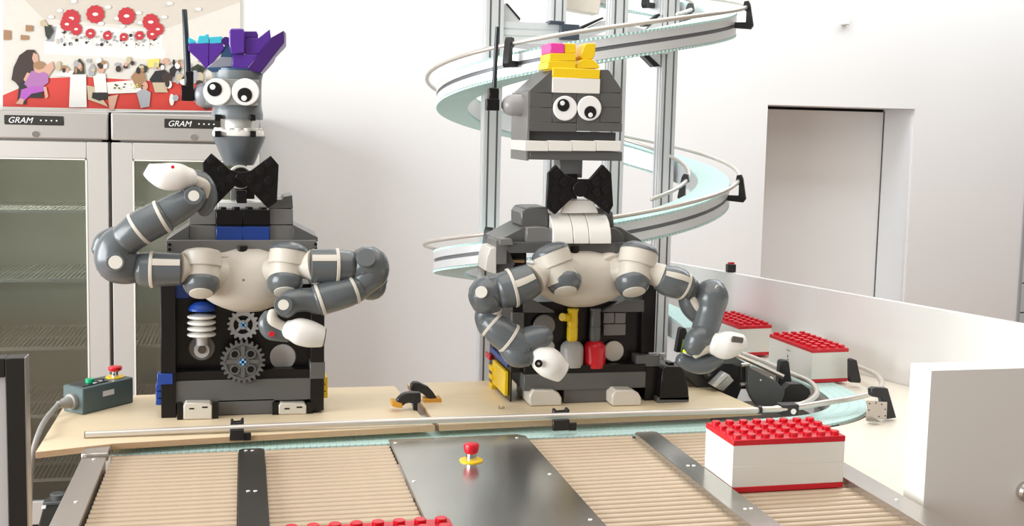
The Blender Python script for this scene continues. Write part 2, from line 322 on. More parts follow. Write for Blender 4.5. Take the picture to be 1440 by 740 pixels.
# ------------------------------------------------------------------ brick helpers
def studs_up(parent, m, x0, x1, y0, y1, z, nx, ny, r, h, name='stud'):
    o = None
    for i in range(nx):
        for j in range(ny):
            c = (x0+(x1-x0)*(i+.5)/nx, y0+(y1-y0)*(j+.5)/ny, z+h/2)
            if o is None: o = MB().lathe((c[0],c[1],z), (0,0,1), [(0,r),(h*.85,r),(h,r*.88)], 16).build(name, m, parent)
            else: dup(o, parent, c)
def stud_f(parent, m, px, py, Y, rpx, h=.005, nrm=(0,-1,0), name='stud'):
    p = at(px,py,Y); r = rpx*mpp(p); n = Vector(nrm).normalized()
    return MB().lathe(p-n*.001, n, [(0,r),(h+.0005,r),(h+.001,r*.9)], 18).build(name, m, parent)
def disc(name, m, parent, px, py, Y, rpx, th=.004, nrm=(0,-1,0)):
    p = at(px,py,Y); r = rpx*mpp(p); n = Vector(nrm).normalized()
    return MB().lathe(p-n*th, n, [(0,r),(th*1.6,r),(th*2,r*.93)], 32).build(name, m, parent)
def limb(name, m, parent, pts, cap=(1,1), bands=(), flat=1.0, n=24, k=6, stripe=None):
    # pts: (px, py, Y, radius in px); bands: fractions along the limb
    Q = cr(pts, k); P = [at(q[0],q[1],q[2]) for q in Q]; R = [q[3]*mpp(p) for q, p in zip(Q, P)]
    o = MB().tube(P, R, n, cap, flat).build(name, m, parent)
    for b in bands:
        i = min(len(P)-2, max(1, int(b*(len(P)-1)))); t = (P[i+1]-P[i-1]).normalized()
        MB().tube([P[i]-t*.0042, P[i]-t*.003, P[i]+t*.003, P[i]+t*.0042], [R[i]*1.0, R[i]*1.05, R[i]*1.05, R[i]*1.0], n, (0,0), flat).build('band', rwhite, o)
    if stripe:
        i0, i1 = int(stripe[0]*(len(P)-1)), int(stripe[1]*(len(P)-1))
        MB().tube(P[i0:i1+1], R[i0:i1+1], n, (0,0), flat, ang=(stripe[2], stripe[3]), off=1.03).build('stripe', rwhite, o)
    return o
def vdome(name, m, parent, a, b, c, d, Y, cut=.55):      # upright round brick with domed top, px rect a,b..c,d
    p0 = at((a+c)/2, d, Y); r = (c-a)/2*mpp(p0); h = at((a+c)/2, b, Y).z-p0.z; k = h-r*.75
    pf = [(0,r*.97),(h*.02,r)]+[(k*q/3,r) for q in (1,2)]+[(k+r*.75*math.sin(u), max(r*math.cos(u),r*.25)) for u in (0,.3,.6,.9,1.15,1.35)]
    return MB().lathe(p0, (0,0,1), pf, 28).build(name, m, parent)
def gear(name, m, parent, px, py, Y, R, nt_, th, kind):
    p = at(px,py,Y); s = mpp(p); R *= s; mb = MB(); ro = []; N = nt_*4
    prof = [1.0,1.0,.84,.84]
    def pt(r, i, y): a = 2*PI*(i+.5)/N; return p+Vector((r*math.cos(a), y, r*math.sin(a)))
    ri = R*(.60 if kind == 'small' else .74)
    o0 = [pt(R*prof[i%4], i, 0) for i in range(N)]; o1 = [pt(R*prof[i%4], i, th) for i in range(N)]
    i0 = [pt(ri, i, 0) for i in range(N)]; i1 = [pt(ri, i, th) for i in range(N)]
    mb.rings([i1, i0, o0, o1, i1], caps=False)
    hub = R*.30
    for q in range(4):
        a = q*PI/2+PI/4*(kind == 'small'); d = Vector((math.cos(a),0,math.sin(a))); e = Vector((-math.sin(a),0,math.cos(a)))*R*.09
        mb.prism([p+d*hub*.6+e, p+d*ri*1.03+e, p+d*ri*1.03-e, p+d*hub*.6-e], (0,th*.8,0))
    def ring(c, r0, r1, y0, y1):
        K = 20; f = lambda r, y: [c+Vector((r*math.cos(2*PI*i/K), y, r*math.sin(2*PI*i/K))) for i in range(K)]
        mb.rings([f(r0,y1), f(r0,y0), f(r1,y0), f(r1,y1), f(r0,y1)], caps=False)
    ring(p, R*.16, hub, -.001, th)
    g = None
    if kind == 'big':
        for q in range(4):
            a = q*PI/2+PI/4; ring(p+Vector((math.cos(a)*R*.50,0,math.sin(a)*R*.50)), R*.155, R*.23, -.001, th)
    g = mb.build(name, m, parent)
    if kind == 'big':
        K = 32; MB().lathe(p+Vector((0,th*.3,0)), (0,1,0), [(0,R*.76),(th*.4,R*.76)], 32).build('web', m, g)
        for q in range(4):
            a = q*PI/2+PI/4; c = p+Vector((math.cos(a)*R*.50,th*.22,math.sin(a)*R*.50)); MB().cyl(c, c+Vector((0,.002,0)), R*.16, n=16).build('hole', bblack, g)
    x = MB(); L = R*.15*(1.35 if kind=='small' else 1.0); wv = L*.36
    for (ax, bx) in ((L,wv),(wv,L)): x.box(p.x-ax, p.x+ax, p.y-.004, p.y+th, p.z-bx, p.z+bx)
    x.build('axle_cross', axle, g)
    return g
def eye(parent, x, y, Y, r, pxx, pyy, pr_, hx, hy, hr):
    e = disc('eye', eyew, parent, x, y, Y, r, .004)
    q = disc('pupil', eyeb, e, pxx, pyy, Y-.005, pr_, .0006); disc('pupil_highlight', eyew, e, hx, hy, Y-.0064, hr, .0004)
    return e
# ------------------------------------------------------------------ robot 1 (purple hair)
BZ = .925
r1 = thing('robot_chef', 'brick-built robot with purple and cyan hair, standing left of the other robot', 'robot', (.0, 2.95, BZ))
Y0 = 2.872
body = B('torso_panel', bblack, r1, 246, 400, 438, 535, Y0+.05, Y0+.20)
B('side_column', bblack, r1, 226, 398, 247, 588, Y0, Y0+.2); B('side_column', bblack, r1, 437, 400, 456, 578, Y0, Y0+.2)
B('ledge', bblack, r1, 246, 521, 438, 536, Y0+.01, Y0+.2)
B('base_beam', bdark, r1, 246, 534, 438, 565, Y0+.005, Y0+.19); B('base_block', bdark, r1, 306, 562, 386, 583, Y0+.005, Y0+.17)
B('corner_brick', bdark, r1, 436, 510, 457, 533, Y0-.004, Y0+.15); B('back_wall', bblack, r1, 248, 552, 436, 570, Y0+.12, Y0+.19)
for (a, c, yb) in ((258, 298, 590), (392, 431, 583)):
    yf = atz((a+c)/2, yb, BZ+.001).y
    foot = PP('foot', rwhite, r1, [(a+3,567),(c-3,567),(c,571),(c,yb),(a,yb),(a,571)], yf, Y0+.14, .002)
    MB().pbox(a-9, 566, a-.5, yb+1, yf+.004, yf+.01).build('bracket', bblack, foot); MB().pbox(c+.5, 566, c+9, yb-1, yf+.004, yf+.01).build('bracket', bblack, foot)
    MB().pbox(a+8, 574, a+15, 576, yf-.0006, yf+.001).build('slot_mark', bblack, foot); MB().pbox(c-14, 572, c-6, 574, yf-.0006, yf+.001).build('slot_mark', bblack, foot)
# side bricks
g = B('side_brick', bblue, r1, 221, 526, 243, 541, Y0-.006, Y0+.03)
for k in range(3):
    B('side_brick', bblue, r1, 219, 541+k*10, 227, 550+k*10, Y0+.01, Y0+.10)
B('side_brick', bblue, r1, 246, 396, 266, 420, Y0+.03, Y0+.06)
for k in range(3): B('side_brick', byel, r1, 455, 531+k*10, 461, 540+k*10, Y0+.03, Y0+.10)
# piston
p = at(284.5, 436, Y0+.02); s = mpp(p)
cap_ = MB().lathe(p, (0,0,1), [(0,19*s),(3*s,19*s),(7*s,16*s),(11*s,10*s),(12*s,4*s)], 24).build('piston_cap', bblue, r1)
for k in range(4):
    c = at(283.5, 445.5+k*8.4, Y0+.02); MB().lathe(c, (0,0,1), [(-3*s,12*s),(-1.5*s,18.5*s),(0,20*s),(2*s,19*s),(4*s,10*s)], 28).build('piston_ring', bwhite, r1)
rod_ = MB(); rod_.cyl(at(284,470,Y0+.02), at(284.5,485,Y0+.02), 8*s); rod_.build('piston_rod', blight, r1)
disc('piston_mount', bgrey, r1, 284, 489, Y0+.044, 18, .006)
q = disc('piston_bearing', blight, r1, 284, 492, Y0+.03, 11, .012); disc('bearing_hole', mat('bore', (.06,.045,.035), .5, noise=.1), q, 284, 492, Y0+.016, 5.5, .002)
gear('gear', blight, r1, 342, 457, Y0+.036, 22, 17, .012, 'small'); gear('gear', bdark, r1, 341.5, 509, Y0-.006, 31, 24, .014, 'big')
disc('round_tile', mat('pearl tile', (.48,.46,.45), .35, noise=.02), r1, 398, 502, Y0+.046, 18, .004); B('small_tile', bdark, r1, 379, 460, 397, 478, Y0+.04, Y0+.05)
# shoulder deck
dk = PP('shoulder_plate', bgrey, r1, [(233,338),(445,338),(447,356),(234,357)], Y0-.01, Y0+.18)
PP('wedge_brick', bdark, r1, [(233,338),(266,317),(266,339)], Y0+.0, Y0+.16); PP('wedge_brick', bdark, r1, [(412,316),(447,334),(447,340),(412,340)], Y0+.0, Y0+.16)
for (x, y) in ((245,337),(262,336),(426,335),(439,337)):
    c = at(x,y,Y0+.01); MB().lathe(c, (0,0,1), [(-.002,5*s),(.003,5*s),(.0036,4.4*s)], 16).build('stud', bgrey, r1)
for (x, y) in ((238.5,344),(238.5,351),(444,343.5),(444,350.5)):
    disc('stud_hole', bblack, r1, x, y, Y0-.011, 2.2, .0006)
B('deck_brick', bgrey, r1, 266, 295, 304, 316, Y0+.01, Y0+.14); B('deck_brick', bgrey, r1, 266, 317, 304, 339, Y0+.01, Y0+.14)
B('deck_brick', bgrey, r1, 379, 294, 412, 316, Y0+.01, Y0+.14); B('deck_brick', bgrey, r1, 379, 317, 413, 339, Y0+.01, Y0+.14)
PP('slope_brick', bdark, r1, [(379,294),(379,287),(387,285),(389,281),(397,281),(399,277),(411,274.5),(412,293)], Y0+.01, Y0+.14)
for (a, c) in ((304,341.5),(341.5,379)):
    B('blue_brick', bblue, r1, a, 319, c, 341, Y0-.002, Y0+.12); kb = B('black_brick', bblack, r1, a, 295, c, 316, Y0, Y0+.12)
    B('black_plate', bblack, r1, a, 315, c, 320, Y0+.006, Y0+.12)
    for x in (a+9, a+28): c_ = at(x, 295, Y0+.015); MB().lathe(c_, (0,0,1), [(-.001,5.2*s),(.0065,5.2*s),(.007,4.6*s)], 16).build('stud', bblack, kb)
B('neck_base', bwhite, r1, 306, 284, 376, 294, Y0+.05, Y0+.13)
# neck
nk = B('neck_post', bblack, r1, 332, 232, 347, 288, Y0+.06, Y0+.10); B('neck_post', bgrey, r1, 324, 262, 331, 282, Y0+.06, Y0+.10); B('neck_block', bblack, r1, 345, 262, 358, 280, Y0+.05, Y0+.10)
disc('neck_disc', bwhite, r1, 338, 249, Y0+.05, 17, .01)
# bow tie
bw = thing  # (name kept short below)
bl = PP('bow_tie', bblack, r1, [(285,229),(297,215.5),(324,239),(346,243),(351,250),(334,258),(302,290.5),(287,278)], Y0-.012, Y0+.004)
br_ = PP('bow_tie', bblack, r1, [(330,250),(334,243),(353,240),(381,219),(392,232),(389.5,284),(376.5,293),(342,257)], Y0-.020, Y0-.004)
for (x,y) in ((298,226),(312,239),(325,251),(311,263),(303,274)): stud_f(bl, bblack, x, y, Y0-.012, 6.2)
for (x,y) in ((379,229),(366,241),(352,252),(378,254),(364,265),(376,279)): stud_f(br_, bblack, x, y, Y0-.020, 6.2)
disc('bow_knot', bblack, r1, 339, 250, Y0-.002, 14.5, .006)
B('bow_clip', bblack, r1, 333, 268, 347, 286, Y0-.005, Y0+.02)
# head
hc = at(334, 168, 2.955); hs = mpp(hc); hzt = at(334,100,2.955).z
head = MB().lathe((hc.x,2.955,hc.z), (0,0,1), [(0,35*hs),(8*hs,35.5*hs),(14*hs,34*hs),(22*hs,33*hs),(44*hs,33*hs),(56*hs,33.5*hs),(62*hs,35*hs),(hzt-hc.z,35*hs)], 40).build('head', mat('head blue grey', (.17,.19,.20), .28, noise=.04, nscale=6), r1)
B('face_plate', mat('translucent tile', (.30,.30,.29), .15, noise=.03), head, 289, 111, 364, 148, 2.885, 2.93)
eye(head, 305.5, 129.4, 2.884, 19, 301.7, 125.5, 10, 299, 122.3, 3.9); eye(head, 345.4, 129.4, 2.884, 19, 344.2, 133.5, 10, 343.2, 138, 3.9)
ear = MB(); ec = at(290,134,2.96); ear.lathe(ec, (-1,0,0), [(-.02,17*hs),(.0,17*hs),(7*hs,16.5*hs),(12*hs,14*hs),(16*hs,9*hs),(17.5*hs,3*hs)], 28); ear.build('ear', mat('ear grey', (.26,.27,.29), .3, noise=.03), head)
ab = B('antenna', bblack, r1, 255, 120, 272, 142, 2.94, 2.97)
MB().pbox(261, 100, 272, 124, 2.942, 2.968).build('antenna_socket', bblack, ab, .002)
MB().tube([at(265,122,2.955), at(263,80,2.955), at(259.5,14,2.955)], [5.2*hs,4.4*hs,3.6*hs], 16, (.2,.4)).build('antenna_rod', mat('antenna rod', (.02,.028,.032), .25, noise=.1), ab)
for x in (306, 355.5): B('jaw_clip', bblack, head, x-4, 161, x+4, 170, 2.89, 2.91); B('jaw_clip', bblack, head, x-4.5+.5, 184, x+4.5, 193, 2.888, 2.91)
MB().lathe(at(336,181,2.955), (0,0,1), [(0,19*hs),(12*hs,19*hs),(15*hs,17*hs)], 28).build('neck_stack', bwhite, head)
lip = MB().lathe(at(335,192,2.955), (0,0,1), [(0,35*hs),(5*hs,35.5*hs),(9*hs,34*hs),(10*hs,30*hs)], 32).build('upper_lip', bwhite, head)
for k in range(-3, 4):
    a = k*.4; c = at(335,184,2.955)+Vector((math.sin(a)*30*hs, -math.cos(a)*30*hs, 0)); MB().lathe(c, (0,0,1), [(-.001,5*hs),(3.5*hs,5*hs),(4.2*hs,4*hs)], 14).build('stud', bwhite, lip)
jw = MB(); jb = at(336.5,232,2.955)
jw.lathe(jb, (0,0,1), [(0,19.5*hs),(2*hs,21*hs),(34*hs,34.5*hs),(41*hs,36.5*hs)], 36); jw.build('jaw', mat('jaw grey', (.115,.13,.138), .3, noise=.05, nscale=6), r1)
# hair
hr = MB().lathe((hc.x,2.955,hzt-.002), (0,0,1), [(0,33*hs),(4*hs,33*hs)], 32).build('hair_base', bnavy, r1)
HY = 2.915
PP('hair_brick', bpurp, hr, [(265,61),(293.4,61),(293.4,94),(290,97),(279,84),(265,71)], HY, HY+.06)
PP('hair_brick', bpurp, hr, [(293.6,61),(313,61),(316,68),(291,97),(293.6,92)], HY+.001, HY+.06)
PP('hair_brick', bnavy, hr, [(316,64),(327,62),(327,82),(309,82)], HY+.004, HY+.06)
PP('hair_slope', mat('trans grey brick', (.26,.27,.32), .15, noise=.05), hr, [(291,95),(309,80.5),(327,80),(327,94)], HY-.002, HY+.05)
PP('hair_brick', bnavy, hr, [(290,96),(292,94.5),(327,94.5),(327,99.5),(298,101)], HY-.003, HY+.05)
PP('hair_brick', bcyan, hr, [(265,52),(275,57),(275,61),(265,61)], HY+.004, HY+.05); PP('hair_brick', bcyan, hr, [(276,61),(280,50),(288,50),(289,48),(293.5,48),(294,61)], HY, HY+.05); PP('hair_brick', bcyan, hr, [(294.4,52),(312.5,51),(311.5,61),(294.4,61)], HY+.001, HY+.05)
MB().cyl(at(318,58,HY+.0), at(318,58,HY+.05), 6*hs).build('hair_roller', bpurd, hr)
PP('hair_brick', bpurp, hr, [(322,47),(324,40),(343,40),(344.5,47),(344.5,75.5),(325,75.5),(322,62)], HY-.022, HY+.04, .003)
PP('hair_brick', bpurp, hr, [(344,44),(361,44),(363,49),(363,53),(344,53)], HY-.004, HY+.04)
PP('hair_brick', bpurp, hr, [(344.5,53.5),(363.5,53.5),(379.5,41),(381,53),(364,76),(344.5,76)], HY-.008, HY+.04)
PP('hair_brick', bpurp, hr, [(327,76.5),(363.6,76.5),(345,99),(327,99)], HY-.010, HY+.04)
wv = MB(); A_ = [at(x,y,HY-.012) for x,y in ((345,99),(364,76),(381,53),(399,43),(399,60),(383,80),(366,102))]
wv.prism(A_, (0,.018,0)); wv.build('hair_wing', bpurd, hr, .001)
wv = MB(); wv.ppoly([(366,102),(383,80),(399,60),(399,43),(402.5,47),(402.5,65),(388,80),(386,86),(369,105)], HY-.010, HY+.07); wv.build('hair_wing_edge', mat('pale purple', (.30,.27,.38), .3, noise=.03), hr, .001)
# arms -------------------------------------------------------------------
def shoulder(root, T, E, cap_, tx, ux, uy, ur, Y, r, top=True):
    # upright barrel from T to E with a domed cover on top and a tilted end cap; links to torso and upper arm
    a = at(T[0], T[1], Y+.015); b = at(E[0], E[1], Y-.005); s_ = mpp(a); d = b-a; Ln = d.length; d.normalize(); R1 = r*s_
    sh = MB().lathe(a, d, [(-.006,R1*.55),(-.002,R1*.85),(.004,R1),(Ln*.47,R1),(Ln*.49,R1*.97),(Ln*.50,R1*.90),(Ln*.52,R1*.90),(Ln,R1*.88)], 36).build('shoulder', rwhite, root, angle=28)
    limb('torso_link', rwhite, sh, [(tx, (T[1]+E[1])/2+10, Y+.055, r*.88), ((tx+E[0])/2, (T[1]+E[1])/2+8, Y+.03, r*.75), (E[0], (T[1]+E[1])/2+6, Y+.01, r*.72)], (1,1))
    limb('arm_link', rwhite, sh, [(T[0], (T[1]+E[1])/2+3, Y, r*.70), ((T[0]*.45+ux*.55), (T[1]+E[1])*.25+uy*.5+2, Y-.004, r*.60), (ux, uy, Y-.012, ur)], (1,.2))
    c = at(cap_[0], cap_[1]-7, Y-.006); ax = Vector((0,-.56,-.83)).normalized(); q = R1*.90
    g_ = MB().lathe(c, ax, [(-.004,q),(0,q*1.03),(7*s_,q*1.0),(14*s_,q*.84),(17*s_,q*.70)], 32).build('joint_cover', rgrey, sh)
    MB().lathe(c+ax*(15.5*s_), ax, [(0,q*.66),(2.6*s_,q*.66),(3.2*s_,q*.60)], 32).build('joint_cap', rcap, g_)
    if top:
        MB().lathe(a-d*.001, d, [(-10*s_,R1*.35),(-8.5*s_,R1*.62),(-4*s_,R1*.90),(1*s_,R1*1.02),(3*s_,R1*1.02)], 32).build('joint_cover', rgrey, sh)
    return sh
def joint(name, root, pts, dx_, dy_, dr, Y, ring=None, nrm=(0,-1,.12)):
    o = limb(name, rgrey, root, pts)
    if ring: disc('joint_rim', rgrey, o, dx_, dy_, Y+.004, ring, .006, nrm)
    disc('joint_cap', rcap, o, dx_, dy_, Y, dr, .0022, nrm)
    return o
# torso of the industrial robot
def torso(root, x0, x1, yt, yb, Y):
    c = at((x0+x1)/2, (yt+yb)/2, Y); s_ = mpp(c); prof = []
    rx = (x1-x0)/2*s_; h = (yb-yt)*s_
    mb = MB(); n = 36; rs = []
    for k in range(15):
        t = k/14; r = math.sin(PI*(.10+.86*t)**.8)**.62 if t < 1 else .12
        r = [.30,.55,.74,.87,.95,.99,1.0,1.0,.98,.95,.91,.85,.75,.58,.25][k]
        z = c.z-h/2+h*t
        rs.append([Vector((c.x+rx*r*math.cos(2*PI*i/n), c.y+.055*r*math.sin(2*PI*i/n)-.012*math.sin(PI*t), z)) for i in range(n)])
    return mb.rings(rs).build('torso', rwhite, root)
tr = torso(r1, 283, 413, 350, 438, 2.86)
disc('rivet', bgrey, tr, 342.5, 394, 2.795, 1.8, .001)
for (x, m_) in ((318,1),(372,1)): 
    c = at(x, 390, 2.845); n_ = Vector((-.25 if x < 340 else .35, -1, -.12)); MB().lathe(c, n_, [(-.02,33*hs),(.004,33*hs),(.010,31*hs),(.013,27*hs)], 36).build('shoulder_ring', rwhite, tr)
MB().cyl(at(341,356,2.85), at(341,346,2.85), .012, n=16).build('torso_bolt', bblack, tr)
def chrome_(): pass
# right arm of robot 1 (left in the photo)
sh = shoulder(r1, (284,354), (283,398), (283,404), 318, 252, 378, 22, 2.79, 27.5, top=False)
ua = limb('upper_arm', rgrey, r1, [(254,379,2.77,23),(232,379,2.77,24),(214,379,2.77,25),(200,379,2.772,24)], (.1,.6), bands=(.72,), stripe=(.0,.72,.35,.75))
el = joint('elbow', r1, [(196,378,2.79,20),(178,374,2.78,27),(164,366,2.775,30),(166,348,2.775,28),(178,334,2.77,22)], 162.5, 369, 10, 2.722, 13)
limb('elbow_shell', rgrey, el, [(142,352,2.80,14),(149,342,2.80,17),(162,334,2.80,16)])
fa = limb('forearm', rgrey, r1, [(176,338,2.765,23),(196,322,2.76,24.5),(216,311,2.76,24.5),(232,303,2.76,23.5)], (.5,.3), bands=(.38,.93))
wr_ = joint('wrist', r1, [(232,302,2.762,22),(250,292,2.76,21),(268,282,2.757,18),(274,275,2.755,17)], 272.5, 275.5, 8, 2.719, 13)
limb('wrist_shell', rgrey, wr_, [(262,262,2.79,12),(278,254,2.79,15),(290,264,2.79,13),(293,282,2.79,12),(286,296,2.79,10)])
hd = limb('wrist_plate', rwhite, r1, [(262,252,2.765,9),(276,257,2.76,10),(288,262,2.76,8),(288,276,2.765,5)], (1,1), flat=.7)
ha = limb('hand', rwhite2, r1, [(266,250,2.75,14),(252,249,2.748,19),(232,248,2.745,19),(216,243,2.745,14),(206,238,2.745,9)], (1,.1))
MB().tube([at(208,240,2.745), at(204.3,237,2.745)], [7.4*hs,7*hs], 14, (0,0)).build('gripper_opening', mat('gripper dark', (.10,.09,.08), .5, noise=.2), ha)
disc('red_mark', bred, ha, 243, 235, 2.709, 2.4, .001)
# left arm of robot 1 (right in the photo)
sh = shoulder(r1, (407,352), (401,396), (401,402), 374, 440, 374, 23, 2.79, 27, top=True)
ua = limb('upper_arm', rgrey, r1, [(438,374,2.77,24),(456,374,2.77,24),(474,374,2.77,24),(492,374,2.772,22)], (.1,.6), bands=(.72,), stripe=(.0,.72,-.8,-.4))
el = joint('elbow', r1, [(490,376,2.79,20),(506,378,2.78,24),(518,372,2.775,27),(520,384,2.775,26),(505,402,2.77,20)], 515, 363, 10, 2.729, 14, (0,-1,.5))
limb('elbow_shell', rgrey, el, [(512,402,2.80,18),(524,402,2.80,20),(532,392,2.80,14)])
fa = limb('forearm', rgrey, r1, [(504,404,2.765,20),(486,411,2.76,22),(464,417,2.76,23),(446,423,2.76,22)], (.4,.3), bands=(.22,.90))
wr_ = joint('wrist', r1, [(448,424,2.76,19),(430,422,2.755,17),(412,424,2.75,17),(400,432,2.75,17)], 398.5, 429, 8, 2.715, 13, (0,-1,.3))
limb('wrist_shell', rgrey, wr_, [(378,444,2.765,9),(374,455,2.762,11),(380,466,2.76,12),(394,470,2.76,11),(404,474,2.76,8)])
limb('wrist_plate', rwhite, r1, [(384,440,2.747,7),(384,450,2.742,8),(396,458,2.742,7),(408,462,2.745,8)], (1,1), flat=.7)
ha = limb('hand', rwhite2, r1, [(408,464,2.745,14),(420,466,2.74,19),(436,470,2.74,19),(449,473,2.74,16),(455,474,2.74,14)], (1,.1))
MB().tube([at(453,474,2.74), at(457,474.5,2.74)], [13*hs,12*hs], 16, (0,0), .8).build('gripper_opening', mat('gripper dark', (.10,.09,.08), .5), ha)
disc('red_mark', bred, wr_, 382, 470, 2.735, 4, .001)
# ------------------------------------------------------------------ robot 2 (yellow hair)
r2 = thing('robot_chef', 'brick-built robot with boxy grey head and yellow hair with one pink brick', 'robot', (.87, 2.98, BZ))
Y2 = 2.888
B('torso_panel', bblack, r2, 736, 424, 906, 514, Y2+.04, Y2+.2)
B('side_column', bblack, r2, 903, 388, 922, 500, Y2+.02, Y2+.2); B('side_column', bblack, r2, 720, 396, 738, 524, Y2+.02, Y2+.2)
PP('slope_brick', bdark, r2, [(736,440),(736,420),(746,420),(780,438),(780,440)], Y2+.015, Y2+.1); PP('slope_brick', bdark, r2, [(845,439),(880,422),(906,422),(906,439)], Y2+.015, Y2+.1)
B('grey_tile', bdark, r2, 720, 440, 737, 470, Y2+.012, Y2+.03)
B('column_base', bdark, r2, 895, 500, 928, 516, Y2-.002, Y2+.15)
for (x,y) in ((911,505),(926,504),(917,499),(931,500)): 
    c = at(x,y,Y2+.02); MB().lathe(c, (0,0,1), [(-.004,6*hs),(.006,6*hs),(.0068,5.3*hs)], 16).build('stud', blight, r2)
B('column_base', bblack, r2, 907, 516, 928, 563, Y2, Y2+.17)
PP('arch_brick', bblack, r2, [(927,563),(932,520),(938,516),(958,516),(963,524),(968,548),(969,563)], Y2-.03, Y2+.06); B('arch_base', bdark, r2, 925, 559, 969, 567, Y2-.03, Y2+.06)
B('stud', bblack, r2, 939, 510, 948, 516, Y2, Y2+.02, .001)
B('ledge', bblack, r2, 737, 514, 908, 526, Y2-.004, Y2+.2); B('base_beam', bdark, r2, 737, 525, 908, 548, Y2-.006, Y2+.17)
B('base_block', bdark, r2, 793, 547, 859, 566, Y2+.0, Y2+.15); B('back_wall', bblack, r2, 737, 538, 906, 554, Y2+.12, Y2+.19)
for (a, c) in ((745,790),(861,902)): yf = atz((a+c)/2, 571, BZ+.001).y; PP('foot', rwhite, r2, [(a,571),(a,556),(a+5,549),(c-12,549),(c-4,553),(c,560),(c,571)], yf, Y2+.13, .003)
# left flank with yellow bricks
a0 = MB(); a0.box(at(721,545,Y2+.02).x-.004, at(721,545,Y2+.02).x, Y2+.03, Y2+.30, BZ+.002, at(700,497,Y2+.1).z); fk = a0.build('flank_plate', bblack, r2)
fx = at(721,545,Y2+.02).x-.005
def flankbox(name, m, px0, px1, y0, y1, th, parent):
    # rectangle on the plane x = fx between pixel columns
    def onx(px, py): d = ray(px,py); return CAM+d*(fx/d.x)
    p0 = onx(px0, (y0+y1)/2); p1 = onx(px1, (y0+y1)/2); z1 = onx((px0+px1)/2, y0).z; z0 = onx((px0+px1)/2, y1).z
    return MB().box(fx-th, fx, min(p0.y,p1.y), max(p0.y,p1.y), z0, z1).build(name, m, parent, .001)
yb_ = flankbox('side_brick', byel, 697, 715, 514, 548, .010, r2)
for k in range(3): flankbox('stud', byel, 694.5+k*0, 699, 514+k*12, 521+k*12, .016, yb_)
flankbox('side_strip', bblue, 692, 716, 499, 506, .006, r2); flankbox('side_strip', bred, 686, 692, 497, 504, .008, r2)
# chest display
disc('round_tile', bgrey, r2, 765, 458, Y2+.03, 16, .004); disc('round_tile', blight, r2, 770, 488, Y2+.03, 10, .004)
disc('round_tile', mat('pale tile2', (.60,.57,.52), .35, noise=.02), r2, 863, 494, Y2+.03, 14.5, .004)
for (a,b,c,d) in ((849,440,864,455),(865,440,880,455),(849,456,880,472)): B('square_tile', bgrey, r2, a, b, c, d, Y2+.025, Y2+.05)
def bottle(x0, x1, yt, ym, yb, cx0, cx1, m1, m2):
    vdome('round_base', m2, r2, x0, ym-2, x1, yb, Y2+.02)
    cxm = (cx0+cx1)/2; b0 = at(cxm, ym+6, Y2+.02); s_ = mpp(b0); r = (cx1-cx0)/2*s_; h = at(cxm, yt, Y2+.02).z-b0.z
    MB().lathe(b0, (0,0,1), [(0,r*.9),(h*.16,r*.9),(h*.17,r),(h*.50,r),(h*.51,r*.93),(h*.55,r*.93),(h*.56,r),(h*.80,r*.92),(h*.93,r*.92),(h*.94,r*1.02),(h,r*1.02)], 24).build('round_column', m1, r2)
bottle(787, 820, 434, 480, 515, 796.5, 812, byel, blight); bottle(820, 851, 434, 480, 516, 828, 844, bdark, bred)
MB().cyl(at(798,447,Y2+.015), at(790.5,446,Y2-.0), 6*hs, n=16).build('side_knob', byel, r2)
# shoulder deck
PP('shoulder_plate', bdark, r2, [(709,341),(906,341),(905,356),(716,356)], Y2-.02, Y2+.2)
PP('shoulder_plate', bgrey, r2, [(703,336),(720,336),(722,345),(703,345)], Y2-.03, Y2+.03)
PP('wedge_brick', bdark, r2, [(702,338),(740,318),(742,341),(706,341)], Y2, Y2+.18)
PP('wedge_brick', bdark, r2, [(862,318),(873,320),(902,338),(902,341),(862,341)], Y2, Y2+.18)
PP('round_slope', bdark, r2, [(733,318),(733,300),(738,293),(746,291.5),(771,291.5),(771,320),(740,320)], Y2+.01, Y2+.13, .003)
PP('round_slope', bgrey, r2, [(740,341),(741,320),(757,319),(770,320),(779,326),(785,341)], Y2-.02, Y2+.05, .002)
PP('round_slope', bdark, r2, [(840,320),(841,293),(854,294),(862,298),(864,320)], Y2+.02, Y2+.13, .003)
PP('round_slope', bdark, r2, [(855,341),(856,320),(866,321),(876,328),(880,341)], Y2-.01, Y2+.05, .002)
for k, (a, b) in enumerate(((786,802),(802,824),(824,855))):
    mb = MB(); rs = []
    xa, xb = at(a+.4,320,Y2).x, at(b-.4,320,Y2).x; zb, zt = at(820,342,Y2-.02).z, at(820,300,Y2-.02).z
    pts = [(Y2+.10, zb)]+[(Y2+.05-.085*math.sin(u), zb+(zt-zb)*(math.cos(u))) for u in (0,.26,.52,.78,1.05,1.31,1.57)]
    if k == 0: xa = at(774,320,Y2).x
    mb.prism([(xa, y, z) for y, z in pts], (xb-xa, 0, 0)); mb.build('chest_slope', bwhite, r2, .0012)
MB().ppoly([(797,281),(834,281),(842,300),(788,300)], Y2-.0, Y2+.07).build('collar', bwhite, r2, .002)
B('side_hanger', bgrey, r2, 697, 338, 713, 372, Y2-.01, Y2+.1)
PP('side_slope', bwhite, r2, [(690,349),(698,348),(698,387),(683,381),(685,362)], Y2-.01, Y2+.1); PP('side_slope', bdark, r2, [(698,371),(713,345),(724,372),(716,384),(700,388)], Y2, Y2+.1)
MB().cyl(at(721,367,Y2+.02), at(737,367,Y2+.02), .006, n=14).build('brass_pin', mat('brass', (.55,.38,.22), .3, .8, noise=.05), r2)
B('back_wall', bblack, r2, 716, 356, 740, 400, Y2+.06, Y2+.2)
